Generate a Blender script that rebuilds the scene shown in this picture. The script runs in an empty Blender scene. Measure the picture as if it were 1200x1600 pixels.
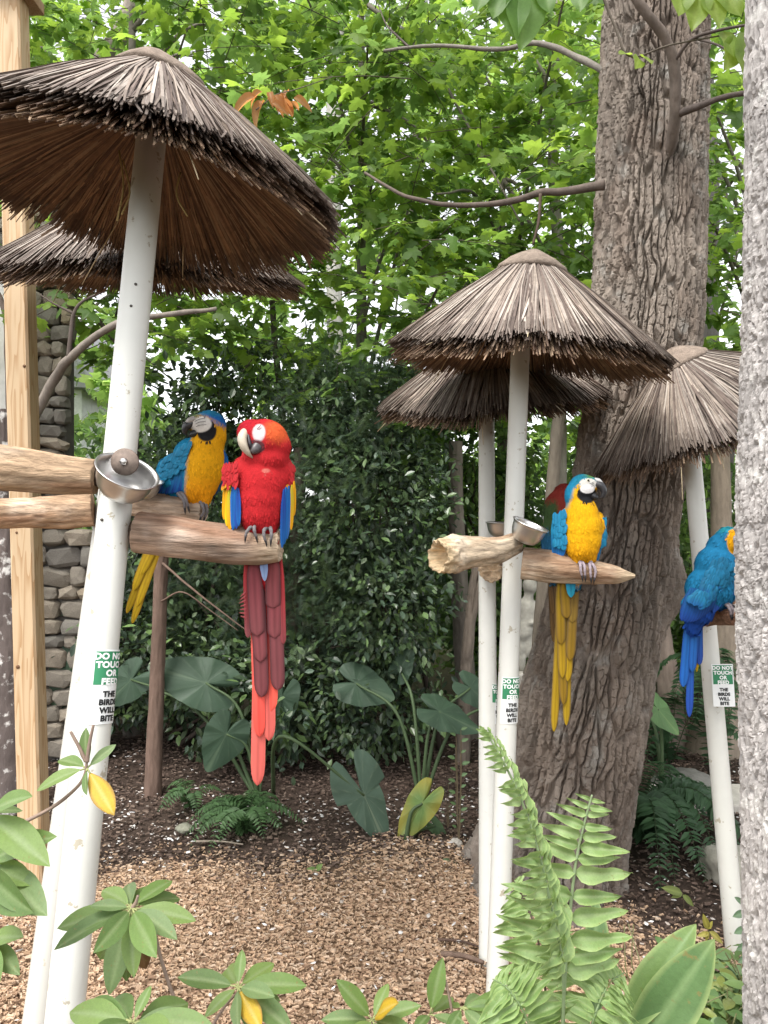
import bpy, bmesh, math, random
import numpy as np
from mathutils import Vector, Matrix, Euler

# ------------------------------------------------------------------ camera, sky, sun, exposure
F, HOR, H = 1160.0, 820.0, 1.60          # focal length in photo pixels, horizon row, eye height
scene = bpy.context.scene
col = scene.collection
cam_data = bpy.data.cameras.new('camera')
cam_data.sensor_fit = 'VERTICAL'
cam_data.sensor_height = 36.0
cam_data.lens = 36.0 * F / 1600.0
cam_data.shift_y = (HOR - 800.0) / 1600.0
cam_data.clip_start = 0.02
cam_data.clip_end = 600.0
cam = bpy.data.objects.new('camera', cam_data)
col.objects.link(cam)
cam.location = (0, 0, H)
cam.rotation_euler = (math.pi / 2, 0, 0)
scene.camera = cam

world = bpy.data.worlds.new('World')
scene.world = world
world.use_nodes = True
wn, wl = world.node_tree.nodes, world.node_tree.links
wn.clear()
SUN_ELEV, SUN_AZ = math.radians(62), math.radians(212)   # azimuth clockwise from +Y: high behind the camera, to the left
sky = wn.new('ShaderNodeTexSky')
sky.sky_type = 'NISHITA'
sky.sun_disc = False
sky.sun_elevation = SUN_ELEV
sky.sun_rotation = SUN_AZ
sky.dust_density = 1.6
sky.air_density = 1.0
sky.ozone_density = 1.0
hsv = wn.new('ShaderNodeHueSaturation')
hsv.inputs['Saturation'].default_value = 0.12
bg = wn.new('ShaderNodeBackground')
bg.inputs['Strength'].default_value = 0.15
out = wn.new('ShaderNodeOutputWorld')
wl.new(sky.outputs[0], hsv.inputs['Color'])
wl.new(hsv.outputs[0], bg.inputs['Color'])
wl.new(bg.outputs[0], out.inputs['Surface'])

sun_data = bpy.data.lights.new('sun', 'SUN')
sun_data.energy = 1.5
sun_data.angle = math.radians(25)
sun_data.color = (1.0, 0.96, 0.90)
sun = bpy.data.objects.new('sun', sun_data)
col.objects.link(sun)
sd = Vector((math.sin(SUN_AZ) * math.cos(SUN_ELEV), math.cos(SUN_AZ) * math.cos(SUN_ELEV), math.sin(SUN_ELEV)))
sun.rotation_euler = (-sd).to_track_quat('-Z', 'Y').to_euler()
sun.location = (0, -3, 12)

vs = scene.view_settings
vs.view_transform = 'Standard'
vs.look = 'None'
vs.exposure = 1.58
vs.gamma = 1.0
vs.use_curve_mapping = False
scene.render.engine = 'CYCLES'
cy = scene.cycles
cy.use_denoising = True
cy.max_bounces = 8
cy.diffuse_bounces = 5
cy.glossy_bounces = 3
cy.transmission_bounces = 5
cy.caustics_reflective = False
cy.caustics_refractive = False

# ------------------------------------------------------------------ helpers
R = np.random.default_rng(7)
random.seed(7)
rad = math.radians


def P(px, py, d):
    """A point of the place that the photograph shows at (px, py), d metres ahead of the camera."""
    return Vector(((px - 600.0) / F * d, d, H + (HOR - py) / F * d))


def GP(px, py):
    """The same for a point on the flat ground."""
    d = H * F / (py - HOR)
    return Vector(((px - 600.0) / F * d, d, 0.0))


def _hash(ix, iy, iz, seed):
    n = (ix.astype(np.int64) * 73856093) ^ (iy.astype(np.int64) * 19349663) ^ (iz.astype(np.int64) * 83492791) ^ (seed * 2654435761)
    n = (n ^ (n >> 13)) * 1274126177
    n = n ^ (n >> 16)
    return (n & 0xffffff).astype(np.float64) / float(0xffffff)


def vnoise(p, seed=0):
    p = np.asarray(p, dtype=np.float64)
    i = np.floor(p).astype(np.int64)
    f = p - i
    f = f * f * (3 - 2 * f)
    r = np.zeros(len(p))
    for dx in (0, 1):
        wx = f[:, 0] if dx else 1 - f[:, 0]
        for dy in (0, 1):
            wy = f[:, 1] if dy else 1 - f[:, 1]
            for dz in (0, 1):
                wz = f[:, 2] if dz else 1 - f[:, 2]
                r += wx * wy * wz * _hash(i[:, 0] + dx, i[:, 1] + dy, i[:, 2] + dz, seed)
    return r * 2 - 1


def fbm(p, octaves=4, seed=0):
    p = np.asarray(p, dtype=np.float64)
    r = np.zeros(len(p)); a = 0.5; s = 1.0
    for k in range(octaves):
        r += a * vnoise(p * s, seed + k * 17); a *= 0.5; s *= 2.03
    return r


def sstep(a, b, x):
    t = np.clip((x - a) / (b - a), 0, 1)
    return t * t * (3 - 2 * t)


def ell(q, c, r):
    return ((q[:, 0] - c[0]) / r[0]) ** 2 + ((q[:, 1] - c[1]) / r[1]) ** 2


def mixc(c, m, colr):
    m = np.clip(m, 0, 1)[:, None]
    return c * (1 - m) + np.array(colr) * m


class MB:
    """Collects geometry with a colour per vertex; build() links it as one mesh object."""
    def __init__(self):
        self.v, self.c, self.f, self.n = [], [], [], 0

    def add(self, v, faces, c):
        v = np.asarray(v, dtype=np.float64).reshape(-1, 3)
        c = np.asarray(c, dtype=np.float64)
        if c.ndim == 1:
            c = np.tile(c[:3], (len(v), 1))
        self.v.append(v); self.c.append(c[:, :3])
        if isinstance(faces, np.ndarray):
            self.f.append(faces.astype(np.int64) + self.n)
        else:
            by = {}
            for f in faces:
                by.setdefault(len(f), []).append(f)
            for k, fl in by.items():
                self.f.append(np.array(fl, dtype=np.int64) + self.n)
        self.n += len(v)
        return self

    def inst(self, tv, tf, mats, pos, colr, tshade=None):
        """Copies of a template: tv (n,3), tf (m,k), mats (N,3,3), pos (N,3), colr (N,3)."""
        tv = np.asarray(tv, dtype=np.float64); tf = np.asarray(tf, dtype=np.int64)
        N, n = len(pos), len(tv)
        if N == 0:
            return self
        v = np.einsum('nij,kj->nki', mats, tv) + pos[:, None, :]
        c = np.repeat(colr[:, None, :], n, axis=1)
        if tshade is not None:
            c = c * np.asarray(tshade)[None, :, None]
        f = tf[None, :, :] + (np.arange(N) * n)[:, None, None]
        self.v.append(v.reshape(-1, 3)); self.c.append(c.reshape(-1, 3))
        self.f.append(f.reshape(-1, tf.shape[1]) + self.n)
        self.n += N * n
        return self

    def mesh(self, name, smooth=True):
        me = bpy.data.meshes.new(name)
        v = np.concatenate(self.v); c = np.concatenate(self.c)
        me.vertices.add(len(v))
        me.vertices.foreach_set('co', v.astype(np.float32).ravel())
        tot = sum(f.size for f in self.f); npoly = sum(len(f) for f in self.f)
        me.loops.add(tot)
        me.loops.foreach_set('vertex_index', np.concatenate([f.ravel() for f in self.f]).astype(np.int32))
        me.polygons.add(npoly)
        counts = np.concatenate([np.full(len(f), f.shape[1]) for f in self.f])
        starts = np.concatenate([[0], np.cumsum(counts)[:-1]]).astype(np.int32)
        me.polygons.foreach_set('loop_start', starts)
        me.update(calc_edges=True)
        me.validate()
        at = me.attributes.new('Col', 'FLOAT_COLOR', 'POINT')
        at.data.foreach_set('color', np.concatenate([np.clip(c, 0, 1), np.ones((len(c), 1))], axis=1).astype(np.float32).ravel())
        me.shade_smooth() if smooth else me.shade_flat()
        return me

    def build(self, name, material, parent=None, smooth=True, loc=None):
        me = self.mesh(name, smooth)
        return link(name, me, material, parent, loc)


def link(name, me, material=None, parent=None, loc=None):
    o = bpy.data.objects.new(name, me)
    col.objects.link(o)
    if material is not None and me is not None and len(me.materials) == 0:
        me.materials.append(material)
    if parent is not None:
        o.parent = parent
    if loc is not None:
        o.location = loc
    return o


def thing(name, label, cat, loc=(0, 0, 0), group=None):
    o = bpy.data.objects.new(name, None)
    o.empty_display_size = 0.05
    col.objects.link(o)
    o.location = loc
    return tag(o, label, cat, group)


def tag(o, label=None, cat=None, group=None, kind=None):
    if label: o['label'] = label
    if cat: o['category'] = cat
    if group: o['group'] = group
    if kind: o['kind'] = kind
    return o


def frames(pts):
    """Parallel-transported frames along a polyline."""
    pts = np.asarray(pts, dtype=np.float64)
    t = np.gradient(pts, axis=0)
    t /= np.linalg.norm(t, axis=1)[:, None] + 1e-12
    ref = np.array([0.0, -1.0, 0.0]) if abs(t[0, 1]) < 0.9 else np.array([1.0, 0, 0])
    n = ref - t[0] * ref.dot(t[0]); n /= np.linalg.norm(n)
    N = [n]
    for k in range(1, len(pts)):
        n = N[-1] - t[k] * N[-1].dot(t[k]); n /= np.linalg.norm(n) + 1e-12
        N.append(n)
    N = np.array(N)
    return t, N, np.cross(t, N)


def spline(pts, n):
    """Catmull-Rom through control points, n samples."""
    p = np.asarray([list(q) for q in pts], dtype=np.float64)
    if len(p) == 2:
        s = np.linspace(0, 1, n)[:, None]
        return p[0] * (1 - s) + p[1] * s
    q = np.vstack([2 * p[0] - p[1], p, 2 * p[-1] - p[-2]])
    out_ = []
    for u in np.linspace(0, len(p) - 1 - 1e-9, n):
        k = int(u); t = u - k
        a, b, c, d = q[k], q[k + 1], q[k + 2], q[k + 3]
        out_.append(0.5 * (2 * b + (c - a) * t + (2 * a - 5 * b + 4 * c - d) * t * t + (3 * b - a - 3 * c + d) * t ** 3))
    return np.array(out_)


def tube(mb, pts, radii, n=8, color=(.3, .3, .3), disp=None, caps=True, flat=1.0, front=None):
    """Tube along pts. disp(theta, s, pos)->radius factor; color may be a function of positions."""
    pts = np.asarray(pts, dtype=np.float64)
    radii = np.broadcast_to(np.asarray(radii, dtype=np.float64), (len(pts),))
    t, N, B = frames(pts)
    th = np.arange(n) / n * 2 * np.pi
    if front is not None:                       # more vertices on the side that is looked at
        th = th - .62 * np.sin(th - front)
    ring = np.cos(th)[None, :, None] * N[:, None, :] + np.sin(th)[None, :, None] * B[:, None, :] * flat
    rr = np.repeat(radii[:, None], n, axis=1)
    if disp is not None:
        s = np.concatenate([[0], np.cumsum(np.linalg.norm(np.diff(pts, axis=0), axis=1))])
        rr = disp(np.tile(th, (len(pts), 1)), np.repeat(s[:, None], n, axis=1), rr, pts[:, None, :] + ring * rr[:, :, None])
    v = (pts[:, None, :] + ring * rr[:, :, None]).reshape(-1, 3)
    i = np.arange(len(pts) - 1)[:, None]; j = np.arange(n)[None, :]
    f = np.stack([i * n + j, i * n + (j + 1) % n, (i + 1) * n + (j + 1) % n, (i + 1) * n + j], axis=-1).reshape(-1, 4)
    faces = [f]
    vv = v
    if caps:
        vv = np.vstack([v, pts[0], pts[-1]])
        a, b = len(v), len(v) + 1
        jj = np.arange(n)
        faces.append(np.stack([np.full(n, a), (jj + 1) % n, jj], axis=1))
        m = (len(pts) - 1) * n
        faces.append(np.stack([np.full(n, b), m + jj, m + (jj + 1) % n], axis=1))
    c = color(vv) if callable(color) else np.tile(np.asarray(color, dtype=np.float64), (len(vv), 1))
    mb.v.append(vv); mb.c.append(c)
    for q in faces:
        mb.f.append(q + mb.n)
    mb.n += len(vv)
    return mb


def box(mb, lo, hi, color, bevel=0.0):
    lo, hi = np.array(lo, float), np.array(hi, float)
    bm = bmesh.new()
    bmesh.ops.create_cube(bm, size=1.0)
    for q in bm.verts:
        q.co = Vector(lo + (np.array(q.co) + .5) * (hi - lo))
    if bevel > 0:
        bmesh.ops.bevel(bm, geom=bm.edges[:], offset=bevel, segments=2, affect='EDGES', profile=.6)
    add_bm(mb, bm, color)
    return mb


def add_bm(mb, bm, color):
    bm.verts.index_update()
    v = [q.co[:] for q in bm.verts]
    f = [[q.index for q in fa.verts] for fa in bm.faces]
    mb.add(v, f, color)
    bm.free()


def rot_to(a, b):
    """Columns: x=side, y=along a, z=normal near b."""
    a = np.asarray(a, float); a = a / (np.linalg.norm(a) + 1e-12)
    b = np.asarray(b, float); b = b - a * a.dot(b); b = b / (np.linalg.norm(b) + 1e-12)
    return np.stack([np.cross(a, b), a, b], axis=1)


def rots(A, B):
    A = A / (np.linalg.norm(A, axis=1)[:, None] + 1e-12)
    B = B - A * (A * B).sum(1)[:, None]
    B = B / (np.linalg.norm(B, axis=1)[:, None] + 1e-12)
    return np.stack([np.cross(A, B), A, B], axis=2)


def mat(name, rough=0.6, spec=0.3, noise=0.0, nscale=30.0, stretch=(1, 1, 1), bump=0.0, bscale=60.0, trans=0.0, metal=0.0, coat=0.0, dirt=None):
    """Procedural material: the mesh's own colour varied by noise, with fine relief; leaves let light through."""
    m = bpy.data.materials.new(name)
    m.use_nodes = True
    nt = m.node_tree; N, L = nt.nodes, nt.links
    N.clear()
    o = N.new('ShaderNodeOutputMaterial')
    b = N.new('ShaderNodeBsdfPrincipled')
    b.inputs['Roughness'].default_value = rough
    b.inputs['Specular IOR Level'].default_value = spec
    b.inputs['Metallic'].default_value = metal
    b.inputs['Coat Weight'].default_value = coat
    a = N.new('ShaderNodeAttribute'); a.attribute_name = 'Col'
    csock = a.outputs['Color']
    tc = N.new('ShaderNodeTexCoord')
    mp = N.new('ShaderNodeMapping'); mp.inputs['Scale'].default_value = stretch
    L.new(tc.outputs['Object'], mp.inputs['Vector'])
    if noise > 0:
        nz = N.new('ShaderNodeTexNoise'); nz.inputs['Scale'].default_value = nscale
        nz.inputs['Detail'].default_value = 6; nz.inputs['Roughness'].default_value = .65
        L.new(mp.outputs[0], nz.inputs['Vector'])
        mr = N.new('ShaderNodeMapRange')
        mr.inputs['From Min'].default_value = .25; mr.inputs['From Max'].default_value = .75
        mr.inputs['To Min'].default_value = 1 - noise; mr.inputs['To Max'].default_value = 1 + noise
        L.new(nz.outputs['Fac'], mr.inputs['Value'])
        mx = N.new('ShaderNodeMix'); mx.data_type = 'RGBA'; mx.blend_type = 'MULTIPLY'
        mx.inputs['Factor'].default_value = 1.0
        L.new(csock, mx.inputs['A']); L.new(mr.outputs[0], mx.inputs['B'])
        csock = mx.outputs['Result']
    if dirt:
        dcol, dscale, lo, hi = dirt
        nz = N.new('ShaderNodeTexNoise'); nz.inputs['Scale'].default_value = dscale
        nz.inputs['Detail'].default_value = 8; nz.inputs['Roughness'].default_value = .6
        L.new(tc.outputs['Object'], nz.inputs['Vector'])
        mr = N.new('ShaderNodeMapRange')
        mr.inputs['From Min'].default_value = lo; mr.inputs['From Max'].default_value = hi
        L.new(nz.outputs['Fac'], mr.inputs['Value'])
        mx = N.new('ShaderNodeMix'); mx.data_type = 'RGBA'
        mx.inputs['B'].default_value = (*dcol, 1)
        L.new(mr.outputs[0], mx.inputs['Factor']); L.new(csock, mx.inputs['A'])
        csock = mx.outputs['Result']
    L.new(csock, b.inputs['Base Color'])
    if bump > 0:
        nz = N.new('ShaderNodeTexNoise'); nz.inputs['Scale'].default_value = bscale
        nz.inputs['Detail'].default_value = 7; nz.inputs['Roughness'].default_value = .7
        L.new(mp.outputs[0], nz.inputs['Vector'])
        bp = N.new('ShaderNodeBump'); bp.inputs['Strength'].default_value = bump; bp.inputs['Distance'].default_value = .01
        L.new(nz.outputs['Fac'], bp.inputs['Height'])
        L.new(bp.outputs[0], b.inputs['Normal'])
    sh = b.outputs[0]
    if trans > 0:
        t = N.new('ShaderNodeBsdfTranslucent')
        hs = N.new('ShaderNodeHueSaturation'); hs.inputs['Value'].default_value = 1.5; hs.inputs['Saturation'].default_value = 1.1
        hs.inputs['Hue'].default_value = .49
        L.new(csock, hs.inputs['Color']); L.new(hs.outputs[0], t.inputs['Color'])
        ms = N.new('ShaderNodeMixShader'); ms.inputs[0].default_value = trans
        L.new(sh, ms.inputs[1]); L.new(t.outputs[0], ms.inputs[2])
        sh = ms.outputs[0]
    L.new(sh, o.inputs['Surface'])
    return m


M = dict(
    soil=mat('soil', .9, .1, noise=.45, nscale=22, bump=.8, bscale=45),
    chip=mat('wood chip', .8, .2, noise=.2, nscale=60),
    leaf=mat('broad leaf', .45, .35, noise=.12, nscale=25, trans=.6),
    leaf_near=mat('near leaf', .42, .4, noise=.12, nscale=30, trans=.3, bump=.2, bscale=40, dirt=((.20, .17, .06), 16, .62, .70)),
    leaf_gloss=mat('glossy leaf', .3, .5, noise=.15, nscale=25, trans=.15),
    taro=mat('elephant ear leaf', .5, .3, noise=.15, nscale=9, trans=.2, bump=.15, bscale=30),
    bark=mat('ridged bark', .9, .12, noise=.32, nscale=14, stretch=(1, 1, .35), bump=1.0, bscale=110, dirt=((.34, .32, .29), 9, .56, .72)),
    bark_pale=mat('pale bark', .88, .15, noise=.22, nscale=18, stretch=(1, 1, .4), bump=.6, bscale=80, dirt=((.62, .60, .57), 16, .56, .68)),
    bark_thin=mat('thin bark', .85, .15, noise=.3, nscale=25, stretch=(1, 1, .3), bump=.5, bscale=80),
    reed=mat('reed', .65, .25, noise=.25, nscale=50),
    log=mat('weathered wood', .8, .15, noise=.5, nscale=75, stretch=(.12, 1, 1), bump=1.0, bscale=110),
    timber=None,
    paint=mat('cream paint', .38, .5, noise=.04, nscale=8, bump=.05, bscale=25, dirt=((.40, .36, .28), 24, .635, .65)),
    steel=mat('stainless steel', .34, .5, metal=1.0, noise=.08, nscale=20),
    rust=mat('rusty steel', .7, .3, noise=.4, nscale=60),
    feather=mat('plumage', .8, .12, noise=.12, nscale=120, bump=.25, bscale=160),
    quill=mat('flight feather', .62, .2, noise=.12, nscale=90, stretch=(1, 1, .12), bump=.1, bscale=90),
    horn=mat('beak horn', .38, .45, noise=.12, nscale=60),
    skin=mat('scaly skin', .7, .25, noise=.25, nscale=160, bump=.5, bscale=300),
    sign=mat('sign sheet', .4, .4, noise=.03, nscale=20),
    stone=mat('field stone', .85, .2, noise=.28, nscale=12, bump=.6, bscale=30),
    plain=mat('plain matte', .8, .2, noise=.15, nscale=12, bump=.2, bscale=30),
    cap=mat('woven cap', .85, .15, noise=.35, nscale=40, bump=.8, bscale=90),
    twine=mat('twine', .8, .1),
)


def timber_material():
    m = mat('sawn pine', .6, .25, noise=.08, nscale=30, stretch=(1, 1, .1), bump=.12, bscale=60)
    nt = m.node_tree; N, L = nt.nodes, nt.links
    b = next(n for n in N if n.type == 'BSDF_PRINCIPLED')
    src = b.inputs['Base Color'].links[0].from_socket
    tc = N.new('ShaderNodeTexCoord'); mp = N.new('ShaderNodeMapping'); mp.inputs['Scale'].default_value = (1, 1, .07)
    wv = N.new('ShaderNodeTexNoise'); wv.inputs['Scale'].default_value = 16; wv.inputs['Detail'].default_value = 2
    mul = N.new('ShaderNodeMath'); mul.operation = 'MULTIPLY'; mul.inputs[1].default_value = 9
    fr = N.new('ShaderNodeMath'); fr.operation = 'FRACT'
    rp = N.new('ShaderNodeValToRGB')
    rp.color_ramp.elements[0].color = (1, 1, 1, 1); rp.color_ramp.elements[1].color = (.70, .55, .40, 1)
    rp.color_ramp.elements[0].position = .45
    mx = N.new('ShaderNodeMix'); mx.data_type = 'RGBA'; mx.blend_type = 'MULTIPLY'; mx.inputs['Factor'].default_value = .8
    L.new(tc.outputs['Object'], mp.inputs['Vector']); L.new(mp.outputs[0], wv.inputs['Vector'])
    L.new(wv.outputs['Fac'], mul.inputs[0]); L.new(mul.outputs[0], fr.inputs[0]); L.new(fr.outputs[0], rp.inputs[0])
    L.new(src, mx.inputs['A']); L.new(rp.outputs[0], mx.inputs['B']); L.new(mx.outputs['Result'], b.inputs['Base Color'])
    return m


M['timber'] = timber_material()
# ------------------------------------------------------------------ ground
def grid_axis(a, b, near, far, step):
    fine = np.arange(near, far + 1e-6, step)
    lo = near - np.geomspace(step * 2, near - a, 14)[::-1]
    hi = far + np.geomspace(step * 2, b - far, 14)
    return np.concatenate([lo, fine, hi])


gx = grid_axis(-150, 150, -3.2, 3.2, .07)
gy = grid_axis(-60, 300, .8, 7.0, .07)
GXm, GYm = np.meshgrid(gx, gy)


def ground_z(x, y):
    p = np.stack([np.ravel(x), np.ravel(y), np.zeros(np.size(x))], axis=1)
    z = .035 * vnoise(p * 1.1, 3) + .012 * vnoise(p * 5, 4)
    rise = np.clip((p[:, 1] - 6.5) / 30.0, 0, 1)
    return z + 1.2 * rise * rise


def tan_zone(x, y):
    p = np.stack([x, y, 0 * x], axis=1)
    lim = 3.50 + .16 * vnoise(p * 2.2, 21) + .08 * vnoise(p * 9, 22) - .62 * np.clip((x - .55) / .5, 0, 1)
    return lim - y


gz = ground_z(GXm, GYm)
gv = np.stack([GXm.ravel(), GYm.ravel(), gz - .004], axis=1)
nx, ny = len(gx), len(gy)
ii, jj = np.meshgrid(np.arange(nx - 1), np.arange(ny - 1))
gf = np.stack([jj * nx + ii, jj * nx + ii + 1, (jj + 1) * nx + ii + 1, (jj + 1) * nx + ii], axis=-1).reshape(-1, 4)
nn = .5 + .5 * vnoise(np.stack([gv[:, 0], gv[:, 1], 0 * gv[:, 0]], axis=1) * .9, 9)
far_w = np.clip((np.hypot(gv[:, 0], gv[:, 1]) - 6) / 5, 0, 1)[:, None]
soil_c = np.array([.070, .050, .040]) * (1 - .3 * nn[:, None]) * (1 - far_w) + np.array([.045, .055, .020]) * far_w
dust = np.clip(tan_zone(gv[:, 0], gv[:, 1]) / .25 + .5, 0, 1) * np.clip((gv[:, 1] - 1.0) / .5, 0, 1) * (1 - far_w[:, 0])       # wood dust under the chips
soil_c = mixc(soil_c, dust, (.235, .155, .10))
g = MB().add(gv, gf, soil_c).build('ground', M['soil'])
tag(g, 'dark brown bare earth floor under the trees and perches', kind='structure')


def scatter_chips(n, xr, yr, keep, lmin, lmax, wfac, cols, lift, thick=.35):
    x = R.uniform(*xr, n); y = R.uniform(*yr, n)
    k = keep(x, y); x, y = x[k], y[k]; n = len(x)
    z = ground_z(x, y) + R.uniform(0, lift, n)
    a = R.uniform(0, 2 * np.pi, n)
    A = np.stack([np.cos(a), np.sin(a), R.normal(0, .14, n)], axis=1)
    B = np.stack([R.normal(0, .2, n), R.normal(0, .2, n), np.ones(n)], axis=1)
    L = R.uniform(lmin, lmax, n)
    m = rots(A, B) * np.stack([L * R.uniform(*wfac, n), L, L * R.uniform(.1, thick, n)], axis=1)[:, None, :]
    c = np.array(cols)[R.integers(0, len(cols), n)] * R.uniform(.78, 1.18, n)[:, None]
    return m, np.stack([x, y, z], axis=1), c


# a splinter without its underside: tapered, slightly bent
chip_v = np.array([[-.5, -.5, 0], [.5, -.42, 0], [.38, .5, 0], [-.3, .46, 0],
                   [-.38, -.44, .9], [.4, -.36, 1], [.3, .44, .8], [-.22, .40, 1.05]])
chip_f = np.array([[4, 5, 6, 7], [1, 2, 6, 5], [3, 0, 4, 7]])


def frust(x, y, m=.75):
    return np.abs(x) < .53 * y + m


mb = MB()
mm, pp, cc = scatter_chips(115000, (-2.5, 2.5), (1.9, 3.8),
                           lambda x, y: frust(x, y) & (tan_zone(x, y) + R.normal(0, .13, len(x)) > 0),
                           .007, .028, (.13, .36), [(.47, .325, .215), (.52, .375, .26), (.41, .275, .175), (.56, .425, .31), (.34, .22, .145), (.48, .335, .225)], .014)
mb.inst(chip_v, chip_f, mm, pp, cc)
o = mb.build('wood_chips', M['chip'], smooth=False)
tag(o, 'tan wood chip mulch spread over the near ground', 'mulch', kind='stuff')

mb = MB()
mm, pp, cc = scatter_chips(52000, (-3.9, 3.9), (2.3, 6.2),
                           lambda x, y: frust(x, y) & (tan_zone(x, y) + R.normal(0, .10, len(x)) < .08),
                           .010, .034, (.15, .5), [(.105, .072, .056), (.135, .094, .073), (.075, .052, .042), (.19, .14, .11), (.115, .08, .063)], .014)
mb.inst(chip_v, chip_f, mm, pp, cc)
o = mb.build('dark_mulch', M['chip'], smooth=False)
tag(o, 'dark brown bark mulch on the ground behind the wood chips', 'mulch', kind='stuff')

# husks, shell bits and feathers dropped by the birds
mb = MB()


def litter_keep(x, y):
    p = np.stack([x, y, 0 * x], axis=1)
    dens = .18 + .9 * np.exp(-((x + 1.35) / .7) ** 2 - ((y - 4.0) / .45) ** 2) + .8 * np.exp(-((x + .1) / .9) ** 2 - ((y - 4.0) / .32) ** 2) \
        + 1.0 * np.exp(-((x - .45) / .25) ** 2 - ((y - 4.05) / .3) ** 2) + .3 * np.exp(-((x - 1.4) / .5) ** 2 - ((y - 3.5) / .5) ** 2) + .1 * (y < 3.4)
    return frust(x, y) & (R.uniform(0, 1, len(x)) < dens * (.55 + .6 * vnoise(p * 4, 31)))


mm, pp, cc = scatter_chips(9000, (-2.6, 2.6), (2.3, 5.2), litter_keep, .007, .026, (.2, .8),
                           [(.60, .58, .56), (.50, .46, .43), (.68, .67, .66), (.38, .33, .29), (.46, .41, .38)], .02, thick=.2)
pp[:, 2] += .010
flake_v = np.array([[-.1, -.5, 0], [.34, -.36, .5], [.5, .1, .2], [.2, .5, .9], [-.3, .42, .4], [-.5, -.05, .1], [0, 0, 1.3]])
flake_f = np.array([[6, k, (k + 1) % 6] for k in range(6)])
mb.inst(flake_v, flake_f, mm, pp, cc)
mm, pp, cc = scatter_chips(260, (-2.6, 2.6), (2.3, 5.2), litter_keep, .03, .055, (.14, .3), [(.58, .57, .57), (.5, .47, .44)], .02, thick=.12)
pp[:, 2] += .012
mb.inst(flake_v, flake_f, mm, pp, cc)
o = mb.build('husk_litter', M['chip'], smooth=False)
tag(o, 'scattered white husks and feather bits on the mulch', 'litter', kind='stuff')

# a few larger fallen bits one can pick out
def stick(name, label, a, b, r, c):
    pts = spline([a, (a + b) / 2 + Vector((.004, .010, .004)), b], 9)
    mb = MB(); tube(mb, pts, np.linspace(r, r * .6, 9), 7, c)
    return tag(mb.build(name, M['bark_thin']), label, 'stick')


def g3(px, py, up):
    q = GP(px, py); q.z = float(ground_z(q.x, q.y)[0]) + up; return q


stick('fallen_stick', 'grey brown stick lying on wood chips left of the twin poles', g3(690, 1492, .02), g3(756, 1508, .022), .012, (.16, .11, .085))
stick('fallen_twig', 'thin dark twig lying on wood chips above the grey stick', g3(684, 1470, .02), g3(752, 1482, .02), .006, (.10, .065, .05))
stick('fallen_twig', 'pale twig lying on dark mulch in front of the feathery plant', g3(306, 1312, .02), g3(380, 1318, .02), .006, (.30, .25, .20))

# ------------------------------------------------------------------ timber post
tp = thing('timber_post', 'sawn pine post with square cap rising at the left edge', 'post', (0, 0, 0))
dpost = 2.85
gb = GP(58, 1400); dpost = gb.y
tp.location = (gb.x, dpost, 0)
top = P(18, -70, dpost)
mb = MB()
hw = 18 * dpost / F
n = 14
rows = []
for k in range(n):
    s = k / (n - 1)
    c = np.array([(top.x - gb.x) * s, 0, -.25 + (top.z + .25) * s])
    rows.append([c + np.array([sx * hw, sy * hw, 0]) for sx, sy in ((-.82, -1), (.82, -1), (1, -.82), (1, .82), (.82, 1), (-.82, 1), (-1, .82), (-1, -.82))])
v = np.array(rows).reshape(-1, 3)
fs = [[k * 8 + j, k * 8 + (j + 1) % 8, (k + 1) * 8 + (j + 1) % 8, (k + 1) * 8 + j] for k in range(n - 1) for j in range(8)]
fs += [list(range((n - 1) * 8, n * 8)), list(range(7, -1, -1))]
mb.add(v, fs, (.53, .39, .245))
mb.build('post', M['timber'], tp, smooth=False)
mb = MB()
zc = P(18, 2, dpost).z
xo = (top.x - gb.x) * .97
box(mb, (xo - hw * 1.2, -hw * 1.9, zc), (xo + hw * 1.95, hw * 1.9, zc + .05), (.36, .24, .15), .006)
mb.build('cap_board', M['timber'], tp, smooth=False)
for kx, ky, kr in ((28, 1042, .010), (38, 572, .008), (26, 832, .006)):
    q = P(kx, ky, dpost - hw)
    mb = MB()
    tube(mb, [(0, .004, 0), (0, -.0025, 0)], [kr, kr * .8], 10, (.16, .09, .05))
    mb.build('knot', M['timber'], tp, loc=(q.x - gb.x, -hw, q.z))
# ------------------------------------------------------------------ perch stands with thatched roofs
def text_mesh(body, size, bold):
    cu = bpy.data.curves.new('lettering', 'FONT')
    cu.body = body; cu.size = size; cu.align_x = 'CENTER'; cu.offset = bold; cu.space_character = 1.06
    cu.resolution_u = 3
    o = bpy.data.objects.new('lettering', cu); col.objects.link(o)
    dg = bpy.context.evaluated_depsgraph_get()
    me = bpy.data.meshes.new_from_object(o.evaluated_get(dg))
    v = np.array([q.co[:] for q in me.vertices]); f = [list(q.vertices) for q in me.polygons]
    bpy.data.objects.remove(o); bpy.data.curves.remove(cu); bpy.data.meshes.remove(me)
    return v, f


TEXTS = [('DO NOT', .0635, .0185), ('TOUCH', .0455, .0185), ('OR', .0275, .0185), ('FEED', .0095, .0185),
         ('THE', -.0165, .0165), ('BIRDS', -.0335, .0165), ('WILL', -.0505, .0165), ('BITE', -.0675, .0165)]
TEXT_CACHE = [(b, v0, text_mesh(b, s, .0009)) for b, v0, s in TEXTS]
SW, SH = .082, .158


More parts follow.
